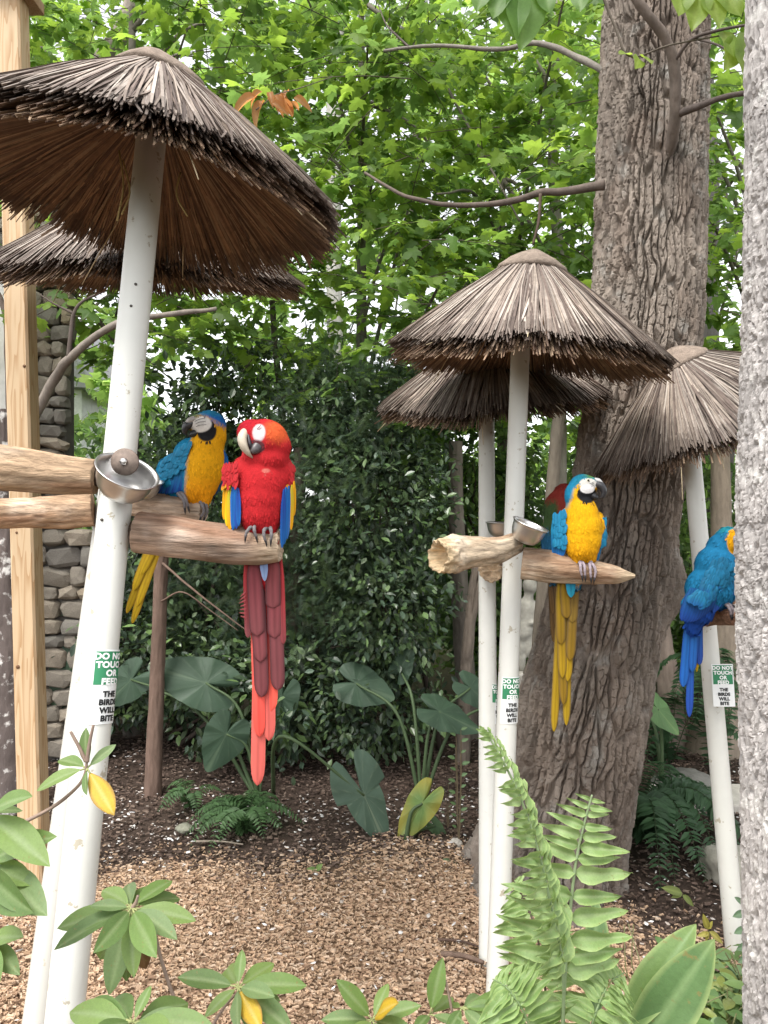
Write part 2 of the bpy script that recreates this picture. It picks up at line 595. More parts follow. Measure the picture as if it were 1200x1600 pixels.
def sign_part(parent, origin, axis, right, front, radius, ang0):
    """Warning sign wrapped on a pole: origin is on the pole's axis, ang0 the angle of its middle to the right."""
    axis, right, front = (np.array(q, float) for q in (axis, right, front))
    o0 = np.array(origin, float)

    def wrap(u, v, lift):
        a = ang0 + u / radius
        rr = radius + lift
        return o0 + np.outer(v, axis) + rr * (np.outer(np.cos(a), front) + np.outer(np.sin(a), right))

    def patch(u0, u1, v0, v1, lift, colr):
        uu = np.linspace(u0, u1, 15)
        top_, bot = wrap(uu, np.full(15, v1), lift), wrap(uu, np.full(15, v0), lift)
        mb = MB()
        f = np.array([[k, k + 1, 15 + k + 1, 15 + k] for k in range(14)])
        mb.add(np.vstack([bot, top_]), f, colr)
        return mb

    mb = patch(-SW / 2, SW / 2, -SH / 2, SH / 2, .0012, (.78, .79, .78))
    inner = patch(-SW / 2, SW / 2, -SH / 2, SH / 2, .0002, (.6, .6, .6))
    mb.add(np.concatenate(inner.v), np.concatenate(inner.f), (.6, .6, .6))
    sg = mb.build('sign', M['sign'], parent)
    patch(-SW / 2 + .004, SW / 2 - .004, .004, SH / 2 - .004, .0020, (.025, .20, .085)).build('green_panel', M['sign'], sg)
    for k, (body, v0, (tv, tf)) in enumerate(TEXT_CACHE):
        mb = MB()
        mb.add(wrap(tv[:, 0], tv[:, 1] + v0 - .005, .0027), tf, (.82, .83, .82) if k < 4 else (.012, .012, .014))
        mb.build('lettering', M['sign'], sg, smooth=False)
    return sg


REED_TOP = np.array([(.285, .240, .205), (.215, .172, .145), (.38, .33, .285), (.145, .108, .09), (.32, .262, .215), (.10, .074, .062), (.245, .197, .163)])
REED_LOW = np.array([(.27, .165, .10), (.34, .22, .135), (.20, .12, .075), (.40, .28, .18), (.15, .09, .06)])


def thatch_roof(parent, center, up, radius, height, seed, n_top=1500, n_low=1300):
    """Cone of reeds: center is the middle of the rim, up its axis; parts: reeds, cap."""
    r = np.random.default_rng(seed)
    up = np.array(up, float); up /= np.linalg.norm(up)
    e1 = np.cross([0, 1, 0], up); e1 /= np.linalg.norm(e1); e2 = np.cross(up, e1)
    Mx = np.stack([e1, e2, up], axis=1)
    c0 = np.array(center, float)
    mb = MB()
    th8 = np.arange(3) / 3 * 2 * np.pi + .5

    def reeds(n, rin, zin, rout, zout, jit, rw, cols, lift, sag, enddark, broken=.0):
        th = r.uniform(0, 2 * np.pi, n)
        lump = .018 * np.sin(th * 3 + seed) + .012 * np.sin(th * 7 + seed * 2) + .012 * np.sin(th * 13 + seed)
        th2 = th + r.normal(0, .06, n) + (r.uniform(0, 1, n) < .06) * r.normal(0, .22, n)
        ro = rout + lump + r.normal(0, jit, n)
        ro = np.where(r.uniform(0, 1, n) < broken, ro * r.uniform(.55, .97, n), ro)
        zo = zout + (ro - rout) * (-height / radius) + r.normal(0, .004, n)
        ri = rin + r.uniform(0, .02, n)
        s = np.array([0, .45, .86, .87, 1.0])
        z0 = zin + r.uniform(-.006, .006, n) + lift
        rr = ri[:, None] + (ro - ri)[:, None] * s
        zz = z0[:, None] + (zo - z0)[:, None] * s + sag * np.sin(s * np.pi)[None, :]
        tt = th[:, None] + (th2 - th)[:, None] * s
        ctr = np.stack([rr * np.cos(tt), rr * np.sin(tt), zz], axis=2)              # n,6,3
        rad_dir = np.stack([-np.sin(tt), np.cos(tt), 0 * tt], axis=2)
        nrm = np.stack([np.cos(tt) * height, np.sin(tt) * height, np.full_like(tt, radius)], axis=2) / math.hypot(height, radius)
        w = rw * r.uniform(.55, 1.5, n)[:, None] * np.array([.75, 1, .95, .95, .7])
        v = ctr[:, :, None, :] + w[:, :, None, None] * (np.cos(th8)[None, None, :, None] * rad_dir[:, :, None, :] + np.sin(th8)[None, None, :, None] * nrm[:, :, None, :])
        v = v.reshape(-1, 3)
        base = (np.arange(n) * 15)[:, None, None, None]
        k = np.arange(4)[None, :, None, None]
        j = np.arange(3)[None, None, :, None]
        quad = np.concatenate([k * 3 + j, k * 3 + (j + 1) % 3, (k + 1) * 3 + (j + 1) % 3, (k + 1) * 3 + j], axis=3)
        f = (base + quad).reshape(-1, 4)
        cap = (np.arange(n) * 15)[:, None] + np.array([12, 13, 14])[None, :]
        c = cols[r.integers(0, len(cols), n)] * r.uniform(.75, 1.25, n)[:, None]
        cl = np.repeat(c[:, None, :], 5, axis=1)
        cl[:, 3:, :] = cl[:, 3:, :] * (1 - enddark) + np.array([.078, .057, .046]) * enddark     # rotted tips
        cl = np.repeat(cl[:, :, None, :], 3, axis=2).reshape(-1, 3)
        mb.add(v @ Mx.T + c0, f, cl)
        mb.f.append(cap + mb.n - len(v))

    h = height
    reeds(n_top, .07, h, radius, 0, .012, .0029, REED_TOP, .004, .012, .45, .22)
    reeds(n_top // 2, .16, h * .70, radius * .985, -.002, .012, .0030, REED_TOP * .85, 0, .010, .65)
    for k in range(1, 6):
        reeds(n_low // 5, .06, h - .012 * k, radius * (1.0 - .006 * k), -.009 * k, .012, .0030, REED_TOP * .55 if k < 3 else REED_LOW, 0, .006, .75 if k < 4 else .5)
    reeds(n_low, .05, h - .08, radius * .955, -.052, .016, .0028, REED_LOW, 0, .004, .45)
    roof = mb.build('thatch_roof', M['reed'], parent, smooth=False)
    roof['kind'] = 'stuff'
    # woven cap
    mb = MB()
    th = np.arange(40) / 40 * 2 * np.pi
    prof = [(.004, h + .058), (.04, h + .050), (.08, h + .030), (.120, h + .000), (.126, h - .012), (.120, h - .018)]
    v = []
    for pr, pz in prof:
        for a in th:
            w = 1 + .03 * math.sin(a * 5 + seed)
            v.append((pr * w * math.cos(a), pr * w * math.sin(a), pz + .003 * math.sin(a * 3)))
    f = [[k * 40 + j, k * 40 + (j + 1) % 40, (k + 1) * 40 + (j + 1) % 40, (k + 1) * 40 + j] for k in range(len(prof) - 1) for j in range(40)]
    f.append(list(range(39, -1, -1)))
    mb.add(np.array(v) @ Mx.T + c0, f, (.26, .205, .165))
    mb.build('roof_cap', M['cap'], roof)
    # stray reeds sticking out of the rim
    for k in range(7):
        a = r.uniform(0, 2 * np.pi)
        rs = radius * .72
        p0 = np.array([rs * math.cos(a), rs * math.sin(a), h * (1 - rs / radius) - .05])
        L = r.uniform(.16, .24)
        dr = np.array([math.cos(a + r.normal(0, .5)) * .8, math.sin(a + r.normal(0, .5)) * .8, -.62 + r.normal(0, .15)])
        p1 = p0 + L * dr
        mb2 = MB(); tube(mb2, np.array([p0, (p0 + p1) / 2 + [0, 0, .004], p1]) @ Mx.T + c0, [.0022, .002, .0012], 5, (.52, .42, .27))
        mb2.build('stray_reed', M['reed'], roof)
    return roof


def pole_part(parent, a, b, ra, rb, c):
    mb = MB()
    n = 30
    pts = spline([a, b], n)
    tube(mb, pts, np.linspace(ra, rb, n), 28, c)
    return mb.build('pole', M['paint'], parent)


def perch_log(parent, pts, radii, seed, colr=(.40, .28, .19), end_col=None, rough=.10, ragged=0.0, n=64, m=80, hollow=.25):
    """Peeled, weathered log; ragged breaks up its far end."""
    pts = spline(pts, m)
    radii = np.interp(np.linspace(0, 1, m), np.linspace(0, 1, len(radii)), radii)
    base = np.array(colr)

    def disp(th, s, rr, pos):
        q = pos.reshape(-1, 3)
        st = np.stack([np.cos(th).ravel() * 2.2, np.sin(th).ravel() * 2.2, s.ravel() * 5 + seed], axis=1)
        d = rough * fbm(st, 4, seed) * 1.6 + .05 * fbm(np.stack([np.cos(th).ravel() * 9, np.sin(th).ravel() * 9, s.ravel() * 9], axis=1), 3, seed + 3)
        cr = vnoise(np.stack([np.cos(th).ravel() * 3.4, np.sin(th).ravel() * 3.4, s.ravel() * 4.0 + seed], axis=1), seed + 31)
        cm = np.clip(vnoise(np.stack([np.cos(th).ravel() * 1.5, np.sin(th).ravel() * 1.5, s.ravel() * 7], axis=1), seed + 32) + .35, 0, 1)
        d = d - .16 * np.exp(-(cr / .05) ** 2) * cm                                  # drying cracks along the grain
        kn = vnoise(np.stack([np.cos(th).ravel() * 1.6, np.sin(th).ravel() * 1.6, s.ravel() * 9], axis=1), seed + 33)
        d = d + .14 * np.clip(kn - .55, 0, 1)                                        # knots
        w = rr * (1 + d.reshape(rr.shape))
        if ragged > 0:
            e = np.clip((s / s.max() - .62) / .38, 0, 1)
            nz = fbm(np.stack([np.cos(th).ravel() * 3, np.sin(th).ravel() * 3, s.ravel() * 30], axis=1), 3, seed + 8).reshape(rr.shape)
            w = w * (1 + ragged * e * nz * 1.6)
        return w

    def colf(v):
        q = v - v.mean(0)
        d = pts[-1] - pts[0]; d /= np.linalg.norm(d)
        s = (v - pts[0]) @ d
        perp = v - pts[0] - np.outer(s, d)
        nz = fbm(perp * 90 + np.outer(s * 6, [1, 1, 1]), 4, seed + 5)
        nz2 = fbm(v * 14, 3, seed + 6)
        c = base * (1 + .75 * nz[:, None]) + np.array([.20, .19, .175]) * np.clip(nz2 * 1.6, 0, 1)[:, None]
        red = fbm(perp * 30 + np.outer(s * 2.5, [1, 1, 1]) + 9, 3, seed + 7)
        c = mixc(c, np.clip(red * 2.2, 0, .7), base * np.array([.72, .55, .46]))
        if end_col is not None:
            L = np.linalg.norm(pts[-1] - pts[0])
            e = np.clip((s / L - .80) / .15 + .35 * nz2, 0, 1)[:, None]
            c = c * (1 - e) + np.array(end_col) * (1 + .3 * nz[:, None]) * e
        return c

    mb = MB()
    tube(mb, pts, radii, n, colf, disp, caps=True)
    if end_col is not None:                     # broken end: splintered rings sunk into the log
        v_all = mb.v[-1]
        last = v_all[(m - 1) * n:m * n]; ctr = pts[-1]; dr = pts[-1] - pts[-4]; dr /= np.linalg.norm(dr)
        rings = [last]
        for q, dep in ((.93, .10), (.80, -.05), (.62, -.7), (.42, -1.0), (.2, -1.2), (.03, -1.3)):
            rg = ctr + (last - ctr) * q
            nz = fbm(rg * 55, 4, seed + 21)
            rings.append(rg + np.outer(radii[-1] * (dep * hollow + .38 * nz), dr))
        vv = np.vstack(rings)
        k = np.arange(len(rings) - 1)[:, None]; j = np.arange(n)[None, :]
        f = np.stack([k * n + j, k * n + (j + 1) % n, (k + 1) * n + (j + 1) % n, (k + 1) * n + j], axis=-1).reshape(-1, 4)
        nz = fbm(vv * 70, 3, seed + 22)
        mb.f[-1] = mb.f[-1][:0].reshape(0, 3)
        mb.add(vv, f, np.array(end_col) * (1 + .55 * nz[:, None]))
    return mb.build('perch_log', M['log'], parent)


def bowl_part(parent, center, up, rr, depth, bracket=True, back=(0, .06, 0)):
    up = np.array(up, float); up /= np.linalg.norm(up)
    e1 = np.cross([0, 1, 0.01], up); e1 /= np.linalg.norm(e1); e2 = np.cross(up, e1)
    Mx = np.stack([e1, e2, up], axis=1)
    prof = [(.01, -depth), (.35, -depth), (.62, -depth * .93), (.80, -depth * .72), (.90, -depth * .45), (.96, -.12 * depth), (1.0, 0), (1.06, .01 * depth), (1.065, .05 * depth),
            (1.03, .05 * depth), (.965, 0), (.93, -.12 * depth), (.87, -depth * .45), (.77, -depth * .68), (.60, -depth * .87), (.34, -depth * .94), (.01, -depth * .94)]
    n = 44
    v = [(p * rr * math.cos(a), p * rr * math.sin(a), z) for p, z in prof for a in np.arange(n) / n * 2 * np.pi]
    f = [[k * n + j, k * n + (j + 1) % n, (k + 1) * n + (j + 1) % n, (k + 1) * n + j] for k in range(len(prof) - 1) for j in range(n)]
    mb = MB(); mb.add(np.array(v) @ Mx.T + np.array(center), f, (.62, .61, .60))
    b = mb.build('feeding_bowl', M['steel'], parent)
    if bracket:
        c = np.array(center) + np.array(back)
        mb = MB(); tube(mb, [c + [0, .002, 0], c + [0, -.008, 0]], [.030, .030], 28, (.22, .17, .14)); mb.build('bracket', M['rust'], b)
        mb = MB(); tube(mb, [c + [0, -.006, 0], c + [0, -.016, 0]], [.009, .008], 6, (.5, .48, .46)); mb.build('bolt', M['steel'], b)
    return b


def bolt_part(parent, p, r=.005):
    mb = MB(); tube(mb, [np.array(p) + [0, .01, 0], np.array(p) + [0, -.006, 0]], [r, r * .8], 8, (.09, .08, .07)); mb.build('bolt_head', M['rust'], parent)


def make_stand(label, lo, hi, r_lo, r_hi, roof_c, roof_up, roof_r, roof_h, seed, paint=(.62, .615, .57)):
    """lo/hi: (px, py, depth) of two points of the pole; the pole runs from the ground up into the roof."""
    a, b = P(*lo), P(*hi)
    d = b - a
    a0 = a - d * ((a.z + .12) / d.z)
    base = a - d * (a.z / d.z)
    st = thing('perch_stand', label, 'bird perch', base, 'thatched perch stands')
    rc = P(*roof_c)
    up = Vector(roof_up).normalized()
    topp = rc + up * (roof_h * .86)
    k = (topp.z - a.z) / d.z
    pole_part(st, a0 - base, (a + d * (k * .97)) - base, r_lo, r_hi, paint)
    thatch_roof(st, rc - base, up, roof_r, roof_h, seed)
    return st, base, a, d


def pole_at(a, d, py):
    """Point of a pole's axis on photo row py."""
    lo_, hi_ = -1.0, 2.0
    for _ in range(50):
        m_ = (lo_ + hi_) / 2
        q = a + d * m_
        y = HOR - (q.z - H) / q.y * F
        if y > py: lo_ = m_
        else: hi_ = m_
    return a + d * ((lo_ + hi_) / 2)


def loc3(base, px, py, d):
    return P(px, py, d) - base


# front left stand ----------------------------------------------------------------
sA, bA, aA, dA = make_stand('largest thatched perch stand at left front with a metal bowl on its leaning pole',
                            (104, 1560, 1.52), (233, 250, 1.86), .0385, .0365, (226, 297, 1.93), (.145, -.05, 1), .492, .285, 3)
perch_log(sA, [loc3(bA, 150, 745, 1.70), loc3(bA, 90, 741, 1.69), loc3(bA, 0, 730, 1.66), loc3(bA, -110, 722, 1.62)], [.042, .046, .050, .05], 5, (.47, .33, .215), rough=.09)
perch_log(sA, [loc3(bA, 214, 831, 1.70), loc3(bA, 270, 838, 1.70), loc3(bA, 350, 849, 1.70), loc3(bA, 405, 853, 1.70), loc3(bA, 436, 853, 1.70)], [.046, .048, .045, .043, .036], 11, (.36, .245, .175), end_col=(.50, .38, .27), rough=.06)
mb = MB(); qa = loc3(bA, 190, 828, 1.72); qb = loc3(bA, 222, 831, 1.70)
tube(mb, [qa, qb], [.022, .022], 12, (.10, .07, .05)); mb.build('perch_peg', M['log'], sA)
mb = MB(); qa = loc3(bA, 140, 744, 1.70); qb = loc3(bA, 185, 748, 1.71)
tube(mb, [qa, qb], [.022, .022], 12, (.10, .07, .05)); mb.build('perch_peg', M['log'], sA)
bowl_part(sA, loc3(bA, 199, 737, 1.62), (.46, -.42, .80), .066, .062, True, loc3(bA, 196, 722, 1.645) - loc3(bA, 199, 737, 1.62))
for px, py in ((206, 479), (213, 445), (160, 812)):
    q = pole_at(aA, dA, py) - bA
    bolt_part(sA, (P(px, py, q.y + bA.y - .034) - bA), .0042)
axA = dA.normalized()
qs = pole_at(aA, dA, 1072)
sign_part(sA, qs - bA, axA, (1, 0, 0), Vector((0, -1, 0)) + axA * axA.y, .0385, rad(62))
for k, (x0, y0, x1, y1, x2, y2) in enumerate(((186, 235, 193, 290, 183, 345), (282, 270, 276, 305, 293, 338), (192, 250, 203, 300, 190, 335))):
    mb = MB(); tube(mb, spline([loc3(bA, x0, y0, 1.80), loc3(bA, x1, y1, 1.79), loc3(bA, x2, y2, 1.78)], 9), [.0022] * 9, 5, (.42, .32, .14))
    mb.build('twine', M['twine'], sA)

# rear left stand ------------------------------------------------------------------
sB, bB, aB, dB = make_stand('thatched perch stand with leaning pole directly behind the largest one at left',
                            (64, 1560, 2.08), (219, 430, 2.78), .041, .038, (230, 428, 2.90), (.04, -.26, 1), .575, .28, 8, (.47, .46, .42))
perch_log(sB, [loc3(bB, 146, 797, 2.46), loc3(bB, 100, 800, 2.44), loc3(bB, 40, 801, 2.41), loc3(bB, -90, 806, 2.36)], [.052, .055, .049, .048], 15, (.46, .31, .20), end_col=(.50, .36, .24), rough=.10)
perch_log(sB, [loc3(bB, 196, 786, 2.50), loc3(bB, 255, 792, 2.48), loc3(bB, 290, 797, 2.47), loc3(bB, 318, 799, 2.46)], [.038, .043, .043, .037], 17, (.38, .27, .19), end_col=(.48, .37, .28), rough=.10)
bowl_part(sB, loc3(bB, 222, 748, 2.40), (.25, -.2, .9), .066, .06, False)

# front right stand ----------------------------------------------------------------
sC, bC, aC, dC = make_stand('thatched perch stand at right front with peeling cream pole and broken driftwood log',
                            (776, 1555, 2.50), (812, 575, 2.68), .0365, .0335, (818, 549, 2.68), (.07, -.13, 1), .477, .295, 21)
perch_log(sC, [loc3(bC, 808, 848, 2.47), loc3(bC, 778, 860, 2.44), loc3(bC, 742, 862, 2.41), loc3(bC, 712, 865, 2.39), loc3(bC, 686, 869, 2.35)], [.034, .042, .044, .052, .050], 25, (.50, .40, .29), end_col=(.66, .50, .31), rough=.20, ragged=.34, hollow=.9)
perch_log(sC, [loc3(bC, 816, 880, 2.47), loc3(bC, 860, 885, 2.45), loc3(bC, 910, 892, 2.43), loc3(bC, 960, 898, 2.41), loc3(bC, 992, 900, 2.40)], [.055, .054, .043, .030, .006], 29, (.42, .31, .215), end_col=(.56, .44, .30), rough=.08, ragged=.15)
bowl_part(sC, loc3(bC, 829, 820, 2.40), (.36, -.22, .90), .058, .062, False)
axC = dC.normalized()
sign_part(sC, pole_at(aC, dC, 1092) - bC, axC, (1, 0, 0), Vector((0, -1, 0)) + axC * axC.y, .0362, rad(20))

# rear right stand -----------------------------------------------------------------
sD, bD, aD, dD = make_stand('thatched perch stand with lower roof half hidden behind the right front one',
                            (764, 1495, 2.75), (760, 660, 3.36), .0375, .0355, (773, 622, 3.45), (-.07, -.24, 1), .54, .28, 33)
perch_log(sD, [loc3(bD, 764, 882, 3.18), loc3(bD, 766, 889, 3.02), loc3(bD, 768, 893, 2.88)], [.045, .046, .044], 37, (.42, .30, .20), end_col=(.52, .38, .25), rough=.10, ragged=.2)
perch_log(sD, [loc3(bD, 770, 888, 3.18), loc3(bD, 820, 890, 3.08), loc3(bD, 880, 893, 2.96)], [.04, .04, .03], 39, (.36, .26, .19), rough=.10)
bowl_part(sD, loc3(bD, 786, 817, 3.02), (.02, -.05, 1), .068, .060, False)
axD = dD.normalized()
sign_part(sD, pole_at(aD, dD, 1100) - bD, axD, (1, 0, 0), Vector((0, -1, 0)) + axD * axD.y, .0362, rad(80))

# far right stand ------------------------------------------------------------------
sE, bE, aE, dE = make_stand('far right perch stand with steeply tilted thatch roof beside the big trunk',
                            (1151, 1500, 2.78), (1079, 690, 2.98), .0375, .0335, (1100, 655, 3.02), (-.52, -.10, 1), .465, .26, 45)
perch_log(sE, [loc3(bE, 1098, 962, 2.86), loc3(bE, 1120, 957, 2.74), loc3(bE, 1140, 957, 2.64), loc3(bE, 1172, 960, 2.56)], [.040, .043, .042, .04], 49, (.26, .155, .105), end_col=(.36, .20, .13), rough=.16)
bowl_part(sE, loc3(bE, 1160, 945, 2.60), (.1, -.1, 1), .05, .05, False)
axE = dE.normalized()
qs = pole_at(aE, dE, 1077)
sign_part(sE, qs - bE + Vector((.006, .29 - .045, 0)), (axE + Vector((.03, 0, 0))).normalized(), (1, 0, 0), Vector((0, -1, 0)) + axE * axE.y, .33, rad(0))
# ------------------------------------------------------------------ bark: cracked plates as relief
def voronoi_crack(u, v, nu, hv, seed, stretch_jit=.45):
    """u wraps over nu cells, v in cells of height hv. Returns F2-F1 and a value per plate."""
    cu = u * nu; cv = v / hv
    iu = np.floor(cu).astype(np.int64); iv = np.floor(cv).astype(np.int64)
    f1 = np.full(u.shape, 9.0); f2 = np.full(u.shape, 9.0); cid = np.zeros(u.shape)
    for du in (-1, 0, 1):
        for dv in (-1, 0, 1):
            a = iu + du; b = iv + dv
            aw = np.mod(a, nu)
            z0 = np.zeros_like(a)
            jx = _hash(aw, b, z0, seed); jy = _hash(aw, b, z0 + 1, seed); jv = _hash(aw, b, z0 + 2, seed)
            px = a + .5 + (jx - .5) * 2 * stretch_jit; py = b + .5 + (jy - .5) * 2 * stretch_jit
            d = np.sqrt((cu - px) ** 2 + (cv - py) ** 2)
            nearer = d < f1
            f2 = np.where(nearer, f1, np.minimum(f2, d))
            cid = np.where(nearer, jv, cid)
            f1 = np.where(nearer, d, f1)
    return f2 - f1, cid


def bark_disp(depth, nu, hv, seed, fine=.35):
    """Long wandering furrows, plates broken across by short cracks, flaking surface."""
    def disp(th, s, rr, pos):
        u = th.ravel() / (2 * np.pi); v = s.ravel()
        c_, s_ = np.cos(th).ravel(), np.sin(th).ravel()
        w = np.stack([c_ * 2.5, s_ * 2.5, v * 5.5], axis=1)
        w2 = np.stack([c_ * 7, s_ * 7, v * 16], axis=1)
        wu = u + .016 * fbm(w, 3, seed + 40) + .006 * fbm(w2, 2, seed + 43)
        wv = v + .05 * fbm(w, 3, seed + 41) + .012 * fbm(w2, 2, seed + 44)
        wu = np.mod(wu, 1.0)
        e, cid = voronoi_crack(wu, wv, nu, hv * 2.2, seed)
        ridge = np.clip((e - .03) / .20, 0, 1)
        e2, cid2 = voronoi_crack(wu, wv + .37, int(nu * 1.5), hv * .36, seed + 5)
        small = np.clip(e2 / .10, 0, 1)
        e3, cid3 = voronoi_crack(np.mod(wu * 1.0 + .013, 1), wv, int(nu * 3), hv * .5, seed + 6)
        flake = fbm(np.stack([c_ * 22, s_ * 22, v * 14], axis=1), 4, seed + 9)
        d = ridge * (.70 + .30 * cid) + fine * small * (.3 + .7 * ridge) + fine * 1.1 * np.floor(cid2 * 4) / 4 * ridge + .35 * fine * cid3 * ridge + .22 * flake
        return rr + depth * (d.reshape(rr.shape) - .8)
    return disp


def trunk_mesh(mb, pts, radii, m, n, disp, colf):
    p = spline(pts, m)
    r = np.interp(np.linspace(0, 1, m), np.linspace(0, 1, len(radii)), radii) if not callable(radii) else radii(m)
    # radii follow the control points
    tube(mb, p, r, n, colf, disp, caps=False)


def branch(mb, pts, r0, r1, n=9, c=(.16, .13, .11), m=24, seed=0):
    p = spline(pts, m)
    p = p + .25 * r0 * np.stack([vnoise(p * 9, seed), vnoise(p * 9, seed + 1), vnoise(p * 9, seed + 2)], axis=1)
    rough_ = lambda th, s, rr, pos: rr * (1 + .28 * fbm(pos.reshape(-1, 3) * (.35 / r0), 3, seed + 4).reshape(rr.shape))
    tube(mb, p, np.linspace(r0, r1, m), n, (lambda v: np.array(c) * (1 + .35 * fbm(v * (.3 / r0), 3, seed + 5)[:, None])) if n >= 8 else c, rough_ if n >= 8 else None)


# ------------------------------------------------------------------ leaf templates (y along the leaf, z up)
def fan(outline, center, droop=0.0):
    o = np.array(outline + [(-x, y) for x, y in reversed(outline) if abs(x) > 1e-6])
    v = np.column_stack([o, -droop * (np.abs(o[:, 0]) ** 1.5 + np.maximum(o[:, 1] - .4, 0) ** 2)])
    v = np.vstack([v, [center[0], center[1], .02]])
    k = len(o)
    f = np.array([[k, j, (j + 1) % k] for j in range(k)])
    return v, f


MAPLE = fan([(0, 0), (.20, -.10), (.46, -.02), (.30, .17), (.60, .44), (.36, .46), (.24, .48), (.28, .70), (0, 1.0)], (0, .34), .35)
STAR = fan([(0, 0), (.42, .0), (.52, .48), (.22, .48), (0, 1.0)], (0, .35), .3)
OVAL = (np.array([(0, 0, 0), (.22, .28, .03), (.24, .6, .02), (0, 1, -.08), (-.24, .6, .02), (-.22, .28, .03), (0, .45, -.02)]),
        np.array([[6, 0, 1], [6, 1, 2], [6, 2, 3], [6, 3, 4], [6, 4, 5], [6, 5, 0]]))
BLADE = (np.array([(0, 0, 0), (.5, .4, .05), (0, 1, -.1), (-.5, .4, .05)]), np.array([[0, 1, 2], [0, 2, 3]]))
# a needle spray: a flat twig with short needles both sides
_nv, _nf = [], []
for k in range(9):
    y = .08 + k * .1
    for s in (-1, 1):
        b = len(_nv); L = .30 * (1 - .45 * k / 8)
        _nv += [(0, y, 0), (s * L, y + .10, -.02), (0, y + .045, 0)]
        _nf.append([b, b + 1, b + 2])
b = len(_nv); _nv += [(-.012, 0, 0), (.012, 0, 0), (0, 1.0, -.05)]; _nf.append([b, b + 1, b + 2])
NEEDLE = (np.array(_nv), np.array(_nf))


def leaf_cols(n, cols, lo=.75, hi=1.25):
    cols = np.array(cols)
    return cols[R.integers(0, len(cols), n)] * R.uniform(lo, hi, n)[:, None]


def dirs(n, tilt):
    """Leaf axes and normals: normals up, tilted by about tilt radians."""
    a = R.uniform(0, 2 * np.pi, n)
    t = np.abs(R.normal(0, tilt, n))
    A = np.stack([np.cos(a), np.sin(a), -np.tan(np.clip(t, 0, 1.3)) * .8], axis=1)
    B = np.stack([R.normal(0, .45, n), R.normal(0, .45, n), np.ones(n)], axis=1)
    return A, B


def sprays(wood, leaves, n, sampler, tmpl, size, cols, tilt, per=(14, 26), length=(.5, 1.1), twig=.004, twig_col=(.10, .085, .065), wood_prob=1.0, spread=.5, store=None):
    """Flat leafy sprays: a twig running outwards with leaves on both sides."""
    for _ in range(n):
        p0 = sampler()
        a = R.uniform(0, 2 * np.pi)
        L = R.uniform(*length)
        d = np.array([math.cos(a), math.sin(a), R.normal(-.05, .18)])
        k = R.integers(*per)
        s = R.uniform(.1, 1, k)
        bend = -.18 * L
        pts = p0 + np.outer(s * L, d) + np.outer(bend * s * s, [0, 0, 1])
        side = np.array([-d[1], d[0], 0])
        off = R.uniform(-1, 1, k) * spread * L * (1.05 - s) * .9
        pts = pts + np.outer(off, side)
        pts[:, 2] -= .25 * np.abs(off) + R.normal(0, .03, k)
        A = np.outer(np.ones(k), d) * .6 + np.outer(np.sign(off), side) * R.uniform(.3, 1.2, k)[:, None]
        A[:, 2] -= np.abs(R.normal(.25, tilt, k))
        A += R.normal(0, .25, (k, 3))
        B = np.stack([R.normal(0, .4, k), R.normal(0, .4, k) - .25, np.ones(k)], axis=1)
        sz = R.uniform(*size, k)
        lm, lc = rots(A, B) * sz[:, None, None], leaf_cols(k, cols)
        if store is None:
            leaves.inst(tmpl[0], tmpl[1], lm, pts, lc)
        else:
            store.append((lm, pts, lc))
        if R.uniform() < wood_prob:
            tt = np.linspace(0, 1, 5)
            tp_ = p0 + np.outer(tt * L, d) + np.outer(bend * tt * tt, [0, 0, 1])
            tube(wood, tp_, np.linspace(twig, twig * .35, 5), 4, twig_col, caps=False)


MAPLE_COLS = [(.17, .27, .058), (.205, .315, .065), (.14, .23, .055), (.235, .35, .075), (.17, .28, .085), (.11, .19, .055)]
DARK_COLS = [(.058, .094, .050), (.076, .118, .058), (.044, .072, .044), (.11, .158, .076), (.068, .104, .070)]
MID_COLS = [(.10, .17, .06), (.13, .21, .07), (.08, .135, .055), (.16, .24, .08)]
FAR_COLS = [(.22, .345, .10), (.18, .29, .085), (.26, .39, .125), (.29, .41, .11)]


def box_sampler(x, y, z):
    return lambda: np.array([R.uniform(*x), R.uniform(*y), R.uniform(*z)])


def ell_sampler(c, r):
    def f():
        while True:
            q = R.uniform(-1, 1, 3)
            if .1 < (q * q).sum() < 1:
                return np.array(c) + q * np.array(r)
    return f


def at_root(o, root):
    o.parent = root
    o.matrix_parent_inverse = Matrix.Translation(-root.location)
    return o


# ------------------------------------------------------------------ the big furrowed trunk
bt = thing('shade_tree', 'massive leaning trunk with deeply furrowed brown bark behind right perches', 'tree', GP(860, 1405))
DT = 3.35
ctrl = [(1060, -1100), (1030, -60), (1024, 0), (1021, 150), (1018, 300), (1012, 480), (1000, 600), (984, 720), (962, 860), (938, 980), (912, 1100), (888, 1220), (862, 1330), (846, 1400), (838, 1450)]
hwid = [60, 70, 71, 74, 76, 78, 79, 80, 84, 90, 98, 100, 106, 122, 142]
m = 940
pts_t = spline([P(x, y, DT) for x, y in ctrl][::-1], m)
rad_t = np.interp(np.linspace(0, 1, m), np.linspace(0, 1, len(hwid)), [h * DT / F for h in hwid[::-1]])
bd = bark_disp(.019, 50, .12, 4, fine=.45)


